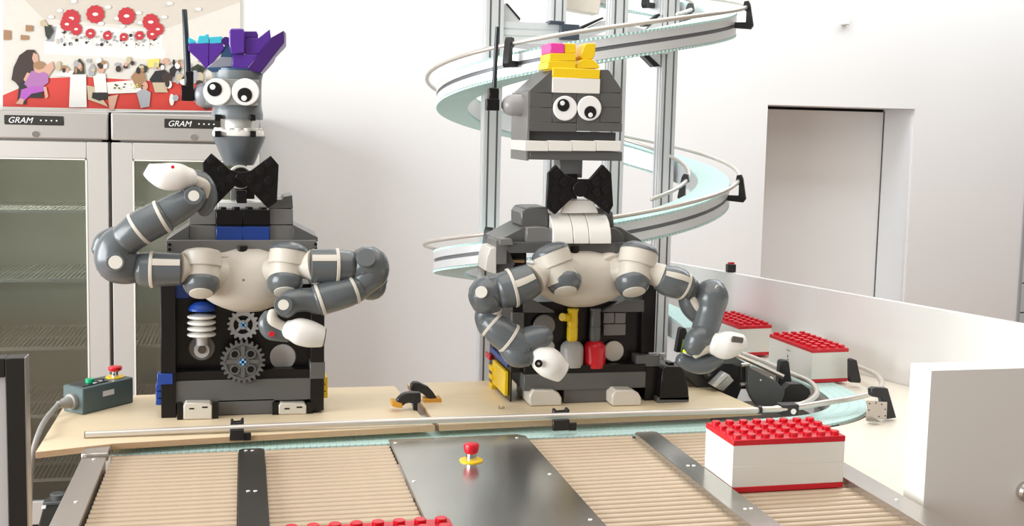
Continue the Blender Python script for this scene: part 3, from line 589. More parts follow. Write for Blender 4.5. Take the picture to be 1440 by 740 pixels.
# neck, bow
B('neck_post', bgrey, r2, 787, 224, 819, 250, Y2+.06, Y2+.12); B('neck_post', bblack, r2, 798, 245, 812, 284, Y2+.04, Y2+.09)
bl = PP('bow_tie', bblack, r2, [(771,244),(782,232),(797,247),(815,252),(815,272),(800,283),(780.5,302),(769,291)], Y2-.012, Y2+.004)
br_ = PP('bow_tie', bblack, r2, [(812,252),(830,252),(848,231.5),(860,244),(862.5,289),(856,302),(836,285),(812,272)], Y2-.016, Y2+.0)
for (x,y) in ((782,245),(792,256),(781,267),(792,279),(781,290)): stud_f(bl, bblack, x, y, Y2-.012, 6)
for (x,y) in ((848,244),(837,256),(851,267),(838,270),(850,287)): stud_f(br_, bblack, x, y, Y2-.016, 6)
disc('bow_knot', bblack, r2, 816, 266, Y2-.018, 11, .005)
# head of bricks
H = 2.90; HB = H+.17
hd2 = B('head', bdark, r2, 748, 128, 872, 184, H+.004, HB-.004)
rows = [(131,151,(745,777,811,844,875)),(151.4,172,(745,777,811,844,875)),(172.4,185,(745,811,875))]
for (a, b, xs) in rows:
    for i in range(len(xs)-1): B('brick', bdark, hd2, xs[i]+.2, a, xs[i+1]-.2, b, H, HB, .0009)
PP('brick', bdark, hd2, [(745,130.6),(745,127),(777,98),(777,130.6)], H, HB, .0009); PP('brick', bdark, hd2, [(844,130.6),(844,98),(856,98),(875,127),(875,130.6)], H, HB, .0009)
B('brick', bdark, hd2, 777, 98, 844, 110, H+.02, HB)
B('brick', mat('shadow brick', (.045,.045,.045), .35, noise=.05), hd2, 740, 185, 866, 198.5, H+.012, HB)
for i in range(4): B('lip_brick', bwhite, hd2, 738+i*33.6, 198, 738+i*33.6+33.2+(1 if i==3 else 0), 212.5, H-.012, HB-.02, .0009)
B('jaw_brick', bdark, hd2, 745, 212.5, 875, 225.5, H-.004, HB)
B('side_plate', bgrey, hd2, 741, 128, 745, 226, H+.0, HB+.01)
B('forehead_brick', bwhite, hd2, 777, 110, 844, 131, H-.006, H+.1)
eye(hd2, 794.6, 152.3, H-.002, 17.4, 792.3, 148, 8.8, 791, 145, 3.4); eye(hd2, 828.7, 152.3, H-.003, 17.4, 830.2, 158, 8.8, 830.5, 161.8, 3.4)
h2 = mpp(at(810,150,H))
ec = at(737,148.5,H+.07); MB().lathe(ec, (-1,0,0), [(-.02,15.5*h2),(.0,15.5*h2),(18*h2,15.3*h2),(25*h2,13.5*h2),(30*h2,9*h2),(33*h2,3*h2)], 28).build('ear', mat('ear grey2', (.33,.32,.32), .3, noise=.03), r2)
ab = B('antenna', bblack, r2, 685, 139, 702.5, 155.5, H+.055, H+.085); MB().pbox(688, 123.5, 702, 141, H+.057, H+.083).build('antenna_socket', bblack, ab, .002)
MB().tube([at(695,126,H+.07), at(696.5,90,H+.07), at(699.5,38,H+.07)], [3.6*h2,3.2*h2,3*h2], 14, (.2,.3)).build('antenna_rod', mat('antenna rod', (.02,.028,.032), .25), ab)
for i, (a, b, c, d, m_, yo) in enumerate(((777,96,844,110.5,byel,-.004),(770,86,809.8,97,byel,.0),(770,75,809.8,85.8,byel,.002),(774,60.5,793.8,75,bpink,.004),(794,61,810,75,byel,.006),(810,83,843,96,byel,.004))):
    if i in (5,): PP('hair_brick', m_, hd2, [(810,96),(811,90),(818,83.5),(834,83.5),(843,92),(843,96)], H+yo, H+.09); continue
    if i in (1,2): PP('hair_brick', m_, hd2, [(a+(0 if i==1 else 3),d),(a+(3 if i==2 else 1),b),(c,b),(c,d)], H+yo, H+.1); continue
    B('hair_brick', m_, hd2, a, b, c, d, H+yo, H+.1, .002)
PP('hair_brick', byel, hd2, [(820,83.5),(816,80),(821,66),(824,61),(837,60.5),(838,63),(837,76),(834,83.5)], H+.01, H+.08, .002)
# torso and arms
tr = torso(r2, 750, 884, 352, 431, 2.88)
disc('rivet', bgrey, tr, 829, 391, 2.818, 1.8, .001)
for x in (790, 858): c = at(x, 388, 2.865); n_ = Vector((-.25 if x < 800 else .35, -1, -.12)); MB().lathe(c, n_, [(-.02,33*h2),(.004,33*h2),(.010,31*h2),(.013,27*h2)], 36).build('shoulder_ring', rwhite, tr)
MB().cyl(at(808,358,2.87), at(808,346,2.87), .012, n=16).build('torso_bolt', bblack, tr)
sh = shoulder(r2, (773,354), (790,396), (793,401), 806, 750, 393, 22, 2.81, 27, top=True)
ua = limb('upper_arm', rgrey, r2, [(750,392,2.79,23),(736,399,2.79,26),(720,405,2.79,27),(704,409,2.79,25)], (.1,.5), bands=(.72,), stripe=(.0,.72,.15,.5))
el = joint('elbow', r2, [(700,404,2.80,20),(690,410,2.795,24),(682,414,2.79,24),(684,424,2.79,22)], 677, 411, 8.5, 2.748, 0, (-.25,-1,.3))
limb('elbow_shell', rgrey, el, [(690,430,2.80,18),(682,446,2.80,15),(684,462,2.80,12)])
limb('elbow_plate', rwhite, el, [(700,434,2.785,7),(692,446,2.78,9),(682,452,2.785,6)], flat=.7)
fa = limb('forearm', rgrey, r2, [(686,452,2.79,17),(700,464,2.78,21),(716,476,2.775,22),(736,490,2.77,22)], (.7,.5), bands=(.2,.72))
wr_ = limb('wrist', rgrey, r2, [(732,484,2.775,20),(748,478,2.77,20),(762,473,2.765,17),(770,469,2.765,13)], (1,.6))
limb('wrist_shell', rgrey, wr_, [(716,486,2.775,17),(727,498,2.765,19),(740,500,2.762,16)])
limb('wrist_plate', rwhite, r2, [(730,486,2.745,3),(740,492,2.743,3.2),(746,502,2.745,3)], flat=.7)
ha = limb('hand', rwhite2, r2, [(756,496,2.76,15),(764,504,2.755,20),(774,512,2.75,21),(783,519,2.75,18),(791,524,2.75,15)], (1,.1))
MB().tube([at(788,522,2.75), at(793.5,525.5,2.75)], [14.4*h2,12.8*h2], 16, (0,0), .7).build('gripper_opening', mat('gripper dark', (.10,.09,.08), .5), ha)
cm_ = disc('camera_lens', bblack, ha, 757.5, 511.5, 2.715, 5.5, .003, (-.35,-1,0)); disc('lens_glass', chrome, cm_, 757.5, 511.5, 2.711, 2, .001, (-.35,-1,0))
sh = shoulder(r2, (899,352), (890,396), (889,402), 862, 930, 389, 18, 2.81, 27, top=True)
ua = limb('upper_arm', rgrey, r2, [(928,390,2.79,18),(940,395,2.79,22),(954,399,2.79,22),(966,404,2.79,18)], (.1,.6), bands=(.85,), stripe=(.0,.85,-.7,-.3))
el = limb('elbow', rgrey, r2, [(970,402,2.82,14),(972,424,2.82,18),(984,438,2.82,19),(998,440,2.82,20)])
limb('elbow_plate', rwhite, el, [(975,422,2.787,5),(982,432,2.785,6),(988,438,2.787,5)], flat=.6)
e2 = joint('forearm', r2, [(1000,411,2.80,22),(1001,420,2.79,23.5),(999,436,2.785,20),(995,452,2.78,19.5),(990,468,2.775,19)], 1010, 407, 6, 2.762, 0, (.3,-1,.5))
MB().tube([at(985,462,2.775), at(996,457,2.775), at(1009,465,2.775)], [.004]*3, 10).build('band', rwhite, e2)
wr_ = limb('wrist', rgrey, r2, [(990,476,2.765,19),(982,476,2.755,17),(976,488,2.76,16)], (1,1))
limb('wrist_shell', rgrey, wr_, [(958,506,2.78,10),(972,512,2.775,12),(990,512,2.77,14),(1008,504,2.77,12)])
limb('wrist_plate', rwhite, r2, [(978,500,2.745,5),(990,490,2.742,9),(1004,482,2.742,9)], (1,1), flat=.6)
ha = limb('hand', rwhite2, r2, [(1006,484,2.745,16),(1018,486,2.742,19.5),(1030,484,2.74,18),(1041,482,2.74,13.5),(1046,481,2.74,11)], (1,.2))
MB().tube([at(1031,477,2.708), at(1044,479,2.712)], [4.5*h2,4*h2], 12, (.8,.3), .5).build('gripper_opening', mat('gripper dark', (.10,.09,.08), .5), ha)
# ------------------------------------------------------------------ spiral conveyor
HX, HY_, HR, HZ0, HP = 1.113, 3.75, .495, 1.207, .5558
sp = thing('spiral_conveyor', 'tall aluminium spiral conveyor tower with teal belt behind the yellow-haired robot', 'conveyor', (HX, HY_, 0))
def hel(th, dr, dz_): return Vector((HX-(HR+dr)*math.cos(th), HY_-(HR+dr)*math.sin(th), HZ0+HP*th/(2*PI)+dz_))
def fillet(pts): return pts
NT = 60
T0, T1 = -PI, 4.4*PI; NS = int((T1-T0)/(2*PI)*NT)
ths = [T0+(T1-T0)*i/NS for i in range(NS+1)]
sec = [(-.105,-.030),(-.105,.030),(0,.030),(0,.007),(-.006,.007),(-.006,-.005),(0,-.005),(0,-.030)]
MB().rings([[hel(t,a,b) for a,b in sec] for t in ths]).build('track', alu, sp, angle=30)
MB().rings([[hel(t,a,b) for a,b in ((-.0062,-.0048),(-.0062,.0068),(-.0045,.0068),(-.0045,-.0048))] for t in ths]).build('track_slot', aludark, sp)
def chain(fn, L, n, z0, z1, r0, r1, name, parent):
    mb = MB()
    for i in range(n):
        a, b = i/n, (i+.9)/n; m_ = (i+.45)/n; e = .003
        mb.rings([[fn(a,r0,z0),fn(a,r0,z1),fn(a,r1,z1),fn(a,r1,z0)],[fn(m_,r0-e,z0),fn(m_,r0-e,z1),fn(m_,r1+e,z1),fn(m_,r1+e,z0)],[fn(b,r0,z0),fn(b,r0,z1),fn(b,r1,z1),fn(b,r1,z0)]])
    o = mb.build(name, teal, parent); o['kind'] = 'stuff'; return o
hf = lambda u, r, z: hel(T0+(T1-T0)*u, r, z)
chain(hf, 0, 640, .030, .037, -.103, -.002, 'belt_links', sp); chain(hf, 0, 640, -.038, -.031, -.103, -.002, 'belt_links', sp)
def hrod(dr, dz_, a, b, r=.0068):
    n = max(6, int((b-a)/(2*PI)*48)); P = [hel(a+(b-a)*i/n, dr, dz_) for i in range(n+1)]
    MB().tube(P, [r]*len(P), 12, (1,1), ref=Vector((0,0,1))).build('guide_rail', rodm, sp)
hrod(.032, .058, -PI, .05*PI+2*PI+.98*PI-.0); hrod(.032, .058, 3.03*PI, T1)
hrod(-.135, .058, .62*PI, 1.6*PI); hrod(-.135, .058, 2.7*PI, 3.6*PI)
def bracket(th, out=True):
    s_ = 1 if out else -1; base = 0 if out else -.105
    t = Vector((math.sin(th), -math.cos(th), 0)); mb = MB(); wv = t*.011
    pr_ = [(-.002,-.008),(.050,-.012),(.058,.0),(.046,.066),(.040,.078),(.026,.076),(.022,.052),(.034,.044),(.034,.010),(-.002,.010)]
    c = [hel(th, base+s_*a, b)-wv for a, b in pr_]; mb.prism(c, wv*2); mb.build('rail_bracket', blackp, sp, .001)
for th in (.235*PI, .83*PI, 1.37*PI, 2.27*PI, 2.83*PI, 3.35*PI,): bracket(th)
for th in (.82*PI, 1.32*PI, 2.8*PI, 3.2*PI): bracket(th, False)
# posts: aluminium profiles with two slots per face
def profile(w_, k):
    h = w_/2; q = []
    face = [(-h,-h),(-h*.62,-h),(-h*.62,-h+.005),(-h*.38,-h+.005),(-h*.38,-h),(h*.38,-h),(h*.38,-h+.005),(h*.62,-h+.005),(h*.62,-h)]
    for r in range(4):
        for (x, y) in face:
            for _ in range(r): x, y = -y, x
            q.append((x, y))
    return q
pf = profile(.056, 2)
posts = {}
for (px, Y, key) in ((694,3.62,'a'),(783,4.02,'b'),(868,3.52,'c'),(941,3.86,'d')):
    x = at(px, 10, Y).x; posts[key] = (x, Y)
    o = MB().prism([(x+a, Y+b, 0) for a, b in pf], (0,0,2.6)).build('post', alu, sp, smooth=False)
    sl = MB()
    for s_ in (-.5,.5):
        sl.box(x+s_*.028-.0032, x+s_*.028+.0032, Y-.0232, Y-.0228, 0.01, 2.59); sl.box(x+s_*.028-.0032, x+s_*.028+.0032, Y+.0228, Y+.0232, 0.01, 2.59)
        sl.box(x-.0232, x-.0228, Y+s_*.028-.0032, Y+s_*.028+.0032, 0.01, 2.59); sl.box(x+.0228, x+.0232, Y+s_*.028-.0032, Y+s_*.028+.0032, 0.01, 2.59)
    sl.build('slot', aludark, o)
def beam(pa, pb, z0, z1, name='cross_beam'):
    a = Vector((*pa,0)); b = Vector((*pb,0)); t = (b-a).normalized(); n_ = t.cross(Vector((0,0,1))); a += t*.03; b -= t*.03
    h = (z1-z0); sect = [(-.02,z0),(.02,z0),(.02,z0+h*.3),(.016,z0+h*.3),(.016,z0+h*.38),(.02,z0+h*.38),(.02,z0+h*.62),(.016,z0+h*.62),(.016,z0+h*.7),(.02,z0+h*.7),(.02,z1),(-.02,z1),(-.02,z0+h*.7),(-.016,z0+h*.7),(-.016,z0+h*.62),(-.02,z0+h*.62),(-.02,z0+h*.38),(-.016,z0+h*.38),(-.016,z0+h*.3),(-.02,z0+h*.3)]
    return MB().rings([[p_+n_*u+Vector((0,0,v)) for u, v in sect] for p_ in (a, b)]).build(name, alu, sp, smooth=False)
zb1 = at(750,62,3.6).z; zb2 = at(750,32,3.6).z
mid = (at(797,40,3.60).x, 3.60)
for a_, b_ in (('a','b'),('b','d'),('d','c'),('a','c')):
    if (a_, b_) == ('a','c'): continue
    beam(posts[a_], posts[b_], zb1, zb2); beam(posts[a_], posts[b_], .25, .32)
beam(posts['a'], (mid[0]+.03, 3.60), zb1, zb2)
cp = MB(); cp.pbox(789, 34, 815, 56, 3.56, 3.62); cp.pbox(773, 29, 794, 34, 3.56, 3.62); cp.build('beam_end_cap', mat('slate cap', (.05,.065,.085), .35, noise=.05), sp, .002)
# gussets
def gusset(px_, Y, l):
    o = MB().ppoly([q for q in px_], Y, Y+.035).build('gusset', alu, sp, .0008)
    a = [at(*q, Y-.003) for q in l]; MB().prism(a, (0,.041,0)).build('gusset_cover', blackp, o)
gusset([(708,6),(712,6),(731,28),(731,32),(708,32)], 3.61, [(711,5),(714,5),(732,26),(731,29)])
gusset([(929,69),(929,94),(926,95),(907,76)], 3.84, [(902,76),(910,75),(929,93),(920,94)])
gusset([(931,20),(931,40),(908,44),(929,20)], 3.84, [(904,36),(927,19),(929,21),(911,37)])
MB().ppoly([(817,44),(852,27),(852,44),(817,56)], 3.70, 3.74).build('diagonal_brace', alu, sp, .001)
MB().ppoly([(818,37),(848,24),(849,26),(819,41)], 3.695, 3.745).build('brace_cover', blackp, sp)
# upper end of machine seen through the posts
MB().ppoly([(793,0),(793,-30),(850,-30),(842,20),(793,12)], 4.05, 4.12).build('motor_housing', cream, sp, .002)
# base foot
MB().box(HX-.42, HX+.42, HY_-.4, HY_+.4, 0, .02).build('base_plate', alu, sp)
# ------------------------------------------------------------------ boards
def board(pts, label):
    P = [atz(x,y,BZ) for x,y in pts]
    mb = MB(); mb.prism(P, (0,0,-.014)); o = mb.build('plywood_board', [ply, plyedge], None, .0006)
    for p_ in o.data.polygons: p_.material_index = 0 if abs(p_.normal.z) > .5 else 1
    tag(o, label, 'board', 'plywood worktop boards'); return o
b1 = board([(50,636),(160,624),(400,610),(612,599),(592,585),(555,543),(455,545.5),(188,556),(92,568)], 'left pale plywood board under the purple-haired robot and the control box')
b2 = board([(573,539.5),(606,586),(618,598.5),(800,590),(1000,581),(1071,576.5),(967,531),(700,535)], 'right pale plywood board under the yellow-haired robot')
fr = thing('support_frame', 'grey aluminium frame carrying the plywood boards', 'frame', (.4, 2.9, 0))
fb = MB(); zt = BZ-.0145
for (x, y) in ((-.18,2.86),(.42,2.86),(.62,2.86),(1.1,2.84),(-.18,3.02),(.36,3.02),(.72,3.02),(1.2,2.98)): MB().box(x-.02,x+.02,y-.02,y+.02,0,zt-.04).build('leg', alu, fr)
fb.box(-.22, 1.22, 2.83, 2.87, zt-.04, zt); fb.box(-.22, 1.22, 2.99, 3.03, zt-.04, zt); fb.build('rail', alu, fr)
fp = atz(705,575,BZ); ft = MB(); ft.box(fp.x-.008, fp.x+.008, fp.y-.004, fp.y+.004, BZ+.0002, BZ+.003); ft.box(fp.x-.008, fp.x-.004, fp.y-.004, fp.y+.004, BZ+.003, BZ+.008); ft.box(fp.x+.003, fp.x+.008, fp.y-.003, fp.y+.003, BZ+.003, BZ+.007)
tag(ft.build('metal_fitting', steel, None), 'tiny metal fitting lying on the right plywood board', 'fitting')
# spring clamps joining the boards
def clamp(body, pad, Yp, label, tip=None):
    Y = Yp; t = thing('spring_clamp', label, 'clamp', at(*pad[0], Y))
    PP('clamp_arm', blackp, t, body, Y, Y+.022, .002)
    PP('clamp_pad', orange, t, pad, Y-.006, Y+.028, .001)
    if tip: PP('clamp_bar', blackp, t, tip, Y+.004, Y+.014, .001)
zx = lambda pts: [(480+a/7.2, 520+b/7.2) for a, b in pts]
clamp(zx([(555,325),(575,295),(610,262),(650,242),(700,234),(805,238),(808,320),(790,345),(728,350),(690,338),(655,345),(620,372),(600,372)]), zx([(512,322),(530,320),(618,345),(620,388),(560,386),(512,372)]), 2.86,
      'black spring clamp with orange pad resting on the left plywood board', zx([(727,345),(772,345),(772,455),(727,405)]))
clamp(zx([(703,215),(705,165),(722,140),(742,130),(785,134),(880,178),(935,235),(975,298),(905,298),(860,275),(820,245),(795,232)]), zx([(838,292),(905,300),(1012,290),(1016,342),(960,350),(840,332)]), 2.95,
      'black spring clamp with orange pad resting on the right plywood board')
# ------------------------------------------------------------------ control box
P3 = [atz(90,578,BZ), atz(117,584,BZ), atz(188,566,BZ)]
u = (P3[2]-P3[1]); L = u.length; u.normalize(); v = Vector((-u.y, u.x, 0)); Wd = .072; hh = .066
cb = thing('control_box', 'grey-green control box with red and green buttons on the left board', 'control box', P3[1])
O = P3[1]
def lb(a0,a1,b0,b1,z0,z1): 
    m_ = MB(); c = [O+u*a+v*b+Vector((0,0,z)) for z in (z0,z1) for a,b in ((a0,b0),(a1,b0),(a1,b1),(a0,b1))]
    return m_.add(c, [(0,3,2,1),(4,5,6,7),(0,1,5,4),(1,2,6,5),(2,3,7,6),(3,0,4,7)])
lb(0,L,0,Wd,0,hh).build('housing', boxg, cb, .0025)
lb(.010,L*.56,.012,Wd-.012,hh,hh+.002).build('button_panel', blackp, cb)
def cyl_on(a,b,z0,z1,r,name,m_,par,r1=None): c = O+u*a+v*b; return MB().cyl(c+Vector((0,0,z0)), c+Vector((0,0,z1)), r, r1, 20).build(name, m_, par)
cyl_on(L*.33,Wd*.5,hh+.001,hh+.011,.011,'green_button',green,cb)['label'] = 'green push button'
cyl_on(L*.52,Wd*.45,hh+.001,hh+.006,.009,'black_switch',blackp,cb)
lb(L*.44,L*.49,.018,.030,hh+.001,hh+.004).build('label_plate', signw, cb); lb(L*.30,L*.35,.014,.020,hh+.001,hh+.003).build('label_plate', signw, cb)
cyl_on(L*.83,Wd*.5,hh,hh+.003,.023,'yellow_ring',byel,cb)
cyl_on(L*.83,Wd*.5,hh+.002,hh+.018,.009,'stem',chrome,cb)
c = O+u*(L*.83)+v*(Wd*.5); MB().lathe(c+Vector((0,0,hh+.016)), (0,0,1), [(0,.011),(.003,.0165),(.009,.0175),(.012,.016),(.0135,.008)], 24).build('stop_button', bred, cb)['label'] = 'red mushroom emergency stop button'
lb(L*.38,L*.60,-.0012,.0,hh*.52,hh*.72).build('printed_label', signw, cb)
mt = MB()
for k in range(5): mt_ = L*.41+k*L*.032; 
gl = O+v*(Wd*.5)+Vector((0,0,hh*.45)); gld = MB(); gld.lathe(gl+u*.002, -u, [(0,.020),(.012,.020),(.014,.015),(.030,.013),(.034,.010),(.046,.009)], 16); gld.build('cable_gland', cablem, cb)
e0 = gl-u*.045
cpts = [tuple(e0), tuple(atz(66,590,BZ+.012)+Vector((0,0,.004))), tuple(at(55,608,2.72)), tuple(at(46,640,2.70)), tuple(at(42,690,2.72)), tuple(at(41,760,2.78))]
Pc = [Vector(q) for q in cr(cpts, 8)]
tag(MB().tube(Pc, [.0062]*len(Pc), 12, (1,1)).build('power_cable', cablem), 'grey cable hanging from the control box over the board edge', 'cable')
# ------------------------------------------------------------------ roller conveyor
RT = .900; YE = 2.655; YS = 1.55
rc = thing('roller_conveyor', 'steel roller conveyor table with four roller lanes in the foreground', 'conveyor', (.5, 2.1, 0))
lanes = [(-.288,-.012),(.046,.334),(.666,.934),(.986,1.268)]
pitch = .0262; rr = .0110
base = {}
for (a, b) in lanes:
    y = YE-.012; o = None
    while y > YS+.02:
        if o is None: o = MB().cyl((a+.001,y,RT-rr), (b-.001,y,RT-rr), rr, n=14).build('roller', rollm, rc)
        else: dup(o, rc, ((a+b)/2, y, RT-rr))
        y -= pitch
    MB().box(a, b, YS, YE, RT-.045, RT-.035).build('pan', pan, rc)
def rail(x0, x1, m_, y1, label=None, zt=.915, screws=()):
    pts = [(x0,YS),(x1,YS),(x1,y1-.008),(x1-.008,y1),(x0+.008,y1),(x0,y1-.008)]
    o = MB().prism([(x,y,zt-.004) for x,y in pts], (0,0,.004)).build('rail', m_, rc, .0008)
    MB().box(x0+.002, x0+.006, YS, y1-.01, zt-.06, zt-.004).build('rail_web', m_, o); MB().box(x1-.006, x1-.002, YS, y1-.01, zt-.06, zt-.004).build('rail_web', m_, o)
    for (px, py) in screws:
        c = atz(px, py, zt); MB().lathe(c-Vector((0,0,.0005)), (0,0,1), [(0,.0042),(.0014,.0042),(.002,.003)], 12).build('screw', scrw, o)
    return o
rail(-.343, -.291, steel, YE-.065, screws=((132,646),(107,706)))
MB().prism([(-.345,YE-.062,RT+.004),(-.289,YE-.062,RT+.004),(-.289,YE+.030,RT+.004),(-.345,YE+.030,RT+.004)], (0,0,.018)).build('end_bracket', steel, rc, .002)
rail(-.011, .045, blacks, YE-.045, screws=((346,634),(355,634),(349,691),(359,691)))
rail(.930, .989, steeld, YE-.035, screws=((905,606),(911,606),(967.5,655),(975.5,655),(1048,716),(1056,715.5)))
rail(1.262, 1.322, steel, YE-.02, screws=((1261,703),))
cv = MB().prism([(x,y,.903) for x,y in ((.334,YS),(.666,YS),(.666,YE-.005),(.648,YE+.013),(.334,YE+.010))], (0,0,.005)).build('cover_plate', steeld, rc, .001)
for (px,py) in ((556,623),(727,616),(582,677),(773,667),(830,731)):
    c = atz(px,py,.908); MB().lathe(c-Vector((0,0,.0005)), (0,0,1), [(0,.0042),(.0014,.0042),(.002,.003)], 12).build('screw', scrw, cv)
for x in (-.315, .015, .955, 1.29):
    for y in (1.7, 2.45): MB().box(x-.015, x+.015, y-.015, y+.015, 0, RT-.055).build('leg', steel, rc)
MB().box(-.34, 1.31, 2.40, 2.43, .80, .84).build('cross_member', steel, rc); MB().box(-.34, 1.31, 1.68, 1.71, .80, .84).build('cross_member', steel, rc)
for (a, b) in ((-.345,-.012),(.043,1.35)): pass
# emergency stop on the cover
ep = atz(662.5, 648, .908); es = thing('emergency_stop', 'red mushroom emergency stop with yellow collar on the steel cover plate', 'button', ep)
s_ = mpp(ep)
MB().lathe(ep, (0,0,1), [(0,16.5*s_),(.0025,16.5*s_),(.003,15.5*s_)], 32).build('yellow_collar', byel, es); MB().lathe(ep, (0,0,1), [(.002,7*s_),(.020,7*s_)], 20).build('stem', chrome, es)
MB().lathe(ep+Vector((0,0,.0165)), (0,0,1), [(0,7*s_),(.003,9.5*s_),(.010,10.5*s_),(.018,11.2*s_),(.022,10*s_),(.0235,5*s_)], 28).build('stop_button', bred, es)
# ------------------------------------------------------------------ belt conveyor along the front and round the bend
bc = thing('belt_conveyor', 'flat teal chain belt running behind the rollers and bending back at right', 'conveyor', (.9, 2.75, 0))
path = [(-.29,2.716),(0,2.716),(.4,2.716),(.8,2.716),(1.15,2.716),(1.36,2.718),(1.50,2.745),(1.61,2.815),(1.675,2.915),(1.705,3.05),(1.705,3.22),(1.675,3.42),(1.625,3.60),(1.585,3.75)]
PB = [Vector((a,b,0)) for a,b in cr(path, 10)]
acc = [0]
for i in range(1,len(PB)): acc.append(acc[-1]+(PB[i]-PB[i-1]).length)
TL = acc[-1]
def onp(u_, off, z):
    d = u_*TL; i = 1
    while i < len(acc)-1 and acc[i] < d: i += 1
    t = (d-acc[i-1])/(acc[i]-acc[i-1]); p_ = PB[i-1].lerp(PB[i], t); tg = (PB[min(i+1,len(PB)-1)]-PB[max(i-2,0)]).normalized()
    n_ = Vector((tg.y,-tg.x,0)); return p_+n_*off+Vector((0,0,z+(.03 if 0 else 0)))
lb_ = MB(); NB = 190
for i in range(NB):
    a, b = i/NB, (i+.97)/NB; m_ = (a+b)/2; ofs = .003
    lb_.rings([[onp(a,-.048,.890),onp(a,-.048,.897),onp(a,.048,.897),onp(a,.048,.890)],[onp(m_,-.050,.890),onp(m_,-.050,.897),onp(m_,.050,.897),onp(m_,.050,.890)],[onp(b,-.048,.890),onp(b,-.048,.897),onp(b,.048,.897),onp(b,.048,.890)]])
o = lb_.build('belt_links', teal, bc); o['kind'] = 'stuff'
hl = MB()
for i in range(NB):
    for of in (-.028, .0, .028):
        c = onp((i+.45+(.4 if of == 0 else 0))/NB, of, .8971); hl.box(c.x-.002, c.x+.002, c.y-.0012, c.y+.0012, .8968, .8974)
o = hl.build('link_pins', mat('link shade', (.36,.54,.53), .6, noise=.1), bc); o['kind'] = 'stuff'
US = [i/140 for i in range(141)]
MB().rings([[onp(q,a,b) for a,b in ((-.046,.845),(-.046,.889),(.046,.889),(.046,.845))] for q in US]).build('belt_bed', aludark, bc, angle=40)
for s_ in (-1, 1): MB().rings([[onp(q,s_*.0515,.852),onp(q,s_*.0515,.892),onp(q,s_*.0545,.892),onp(q,s_*.0545,.852)] for q in US if s_ > 0 and q > .62 or s_ < 0 and q > .58]).build('side_strip', steel, bc, angle=40)
for x, y in ((0,2.72),(.7,2.72),(1.3,2.72),(1.7,3.1)): MB().box(x-.02,x+.02,y-.02,y+.02,0,.85).build('leg', alu, bc)
# guide rails
def drail(pts, r, name='guide_rail', m_=rodm, cap=(0,0), k=8):
    Q = [Vector(q) for q in cr([tuple(p_) for p_ in pts], k)]; return MB().tube(Q, [r]*len(Q), 14, cap, ref=Vector((0,0,1))).build(name, m_, bc)
drail([at(120,611.5,2.712), at(400,599,2.712), at(600,591.5,2.712), at(850,583,2.712), at(1068,577,2.712)], .0078)
e = at(120,611.5,2.712); MB().cyl(e+Vector((-.0015,0,0)), e, .0079, n=16).build('rail_end_cap', framem, bc)
e = at(1068,576.5,2.712); MB().cyl(e-Vector((.004,0,0)), e+Vector((.004,0,0)), .011, n=18).build('rail_coupling', blackp, bc)
ZR = .937
drail([at(1069,576,2.712), atz(1110,574.5,ZR), atz(1160,566.5,ZR), atz(1200,560,ZR), atz(1229,552,ZR), atz(1240,541,ZR), atz(1234,529,ZR), atz(1218,520,ZR), atz(1196,512,ZR)], .0080)
drail([atz(1090,574.5,ZR), atz(1118,571,ZR), atz(1138,564,ZR), atz(1149,552,ZR), atz(1140,538,ZR), atz(1116,527,ZR), atz(1070,507,ZR), atz(1035,494,ZR)], .0075)
# black clips on the straight rail
for (x0, x1, y0, y1) in ((324,343,590,601),(779,801,575,587)):
    q = MB(); q.ppoly([(x0,y0+3),(x0,y1),(x1,y1),(x1,y0+1),(x1-3,y0),(x1-5,y0+4),(x0+5,y0+5),(x0+3,y0+1)], 2.722, 2.742); q.build('rail_clip', blackp, bc, .001); q = MB(); q.pbox(x0-1, y1+4, x1, y1+19, 2.672, 2.684); q.pbox(x1-1, y1+8, x1+10, y1+19, 2.676, 2.684); q.build('clip_base', blackp, bc, .001)
q = MB(); q.pbox(1099, 570, 1124, 585, 2.70, 2.735); q.build('rail_clip', blackp, bc, .002)
disc('clip_hole', scrw, bc, 1116, 579, 2.699, 4, .001)
# bracket holding the bend
bp_ = atz(1245,589,.897); q = MB(); q.ppoly([(1225,548),(1230,545.5),(1249,546.5),(1261,588),(1246,590),(1239,560),(1226,558)], bp_.y, bp_.y+.02); q.build('bend_bracket', blackp, bc, .002)
mp = thing('perforated_bracket', 'small perforated steel angle plate standing on the white counter', 'bracket', atz(1225,590,.897))
my = atz(1225,590,.897).y-.01
q = MB(); q.ppoly([(1219,563.5),(1248,565.5),(1247,590),(1229,590),(1224,594),(1218,592)], my, my+.003); q.build('plate', steel, mp, .0008)
q = MB(); q.box(at(1220,590,my).x, at(1232,590,my).x, my-.025, my+.001, .8975, .9005); q.build('foot', steel, mp, .0008)
for (x,y) in ((1223,568),(1232,567),(1240,569),(1222,577),(1245,576),(1245,585),(1236,586)): disc('hole', framem, mp, x, y, my-.0004, 1.0, .0004)
# tall black clips on the inner bend rail and far bend
def horn(px, py0, py1, w0, w1, Y, par):
    q = MB(); q.ppoly([(px-w1/2,py1),(px-w0/2,py0+3),(px-w0/2+2,py0),(px+w0/2-2,py0),(px+w0/2,py0+3),(px+w1/2,py1-10),(px+w1/2+3,py1-8),(px+w1/2,py1)], Y, Y+.025); return q.build('rail_clip', blackp, par, .002)
yy = atz(1104,548,.90).y; horn(1104, 507, 547, 12, 19, yy, bc)
horn(1216-0, 0, 0, 0, 0, 3.1, bc) if 0 else None
q = MB(); Yc = 3.10; q.ppoly([(1196,507),(1199,505),(1205,507),(1211,535),(1210,539),(1196,538)], Yc, Yc+.02); q.build('rail_clip', blackp, bc, .001)
horn(961, 461, 496, 9, 20, 3.25, bc)
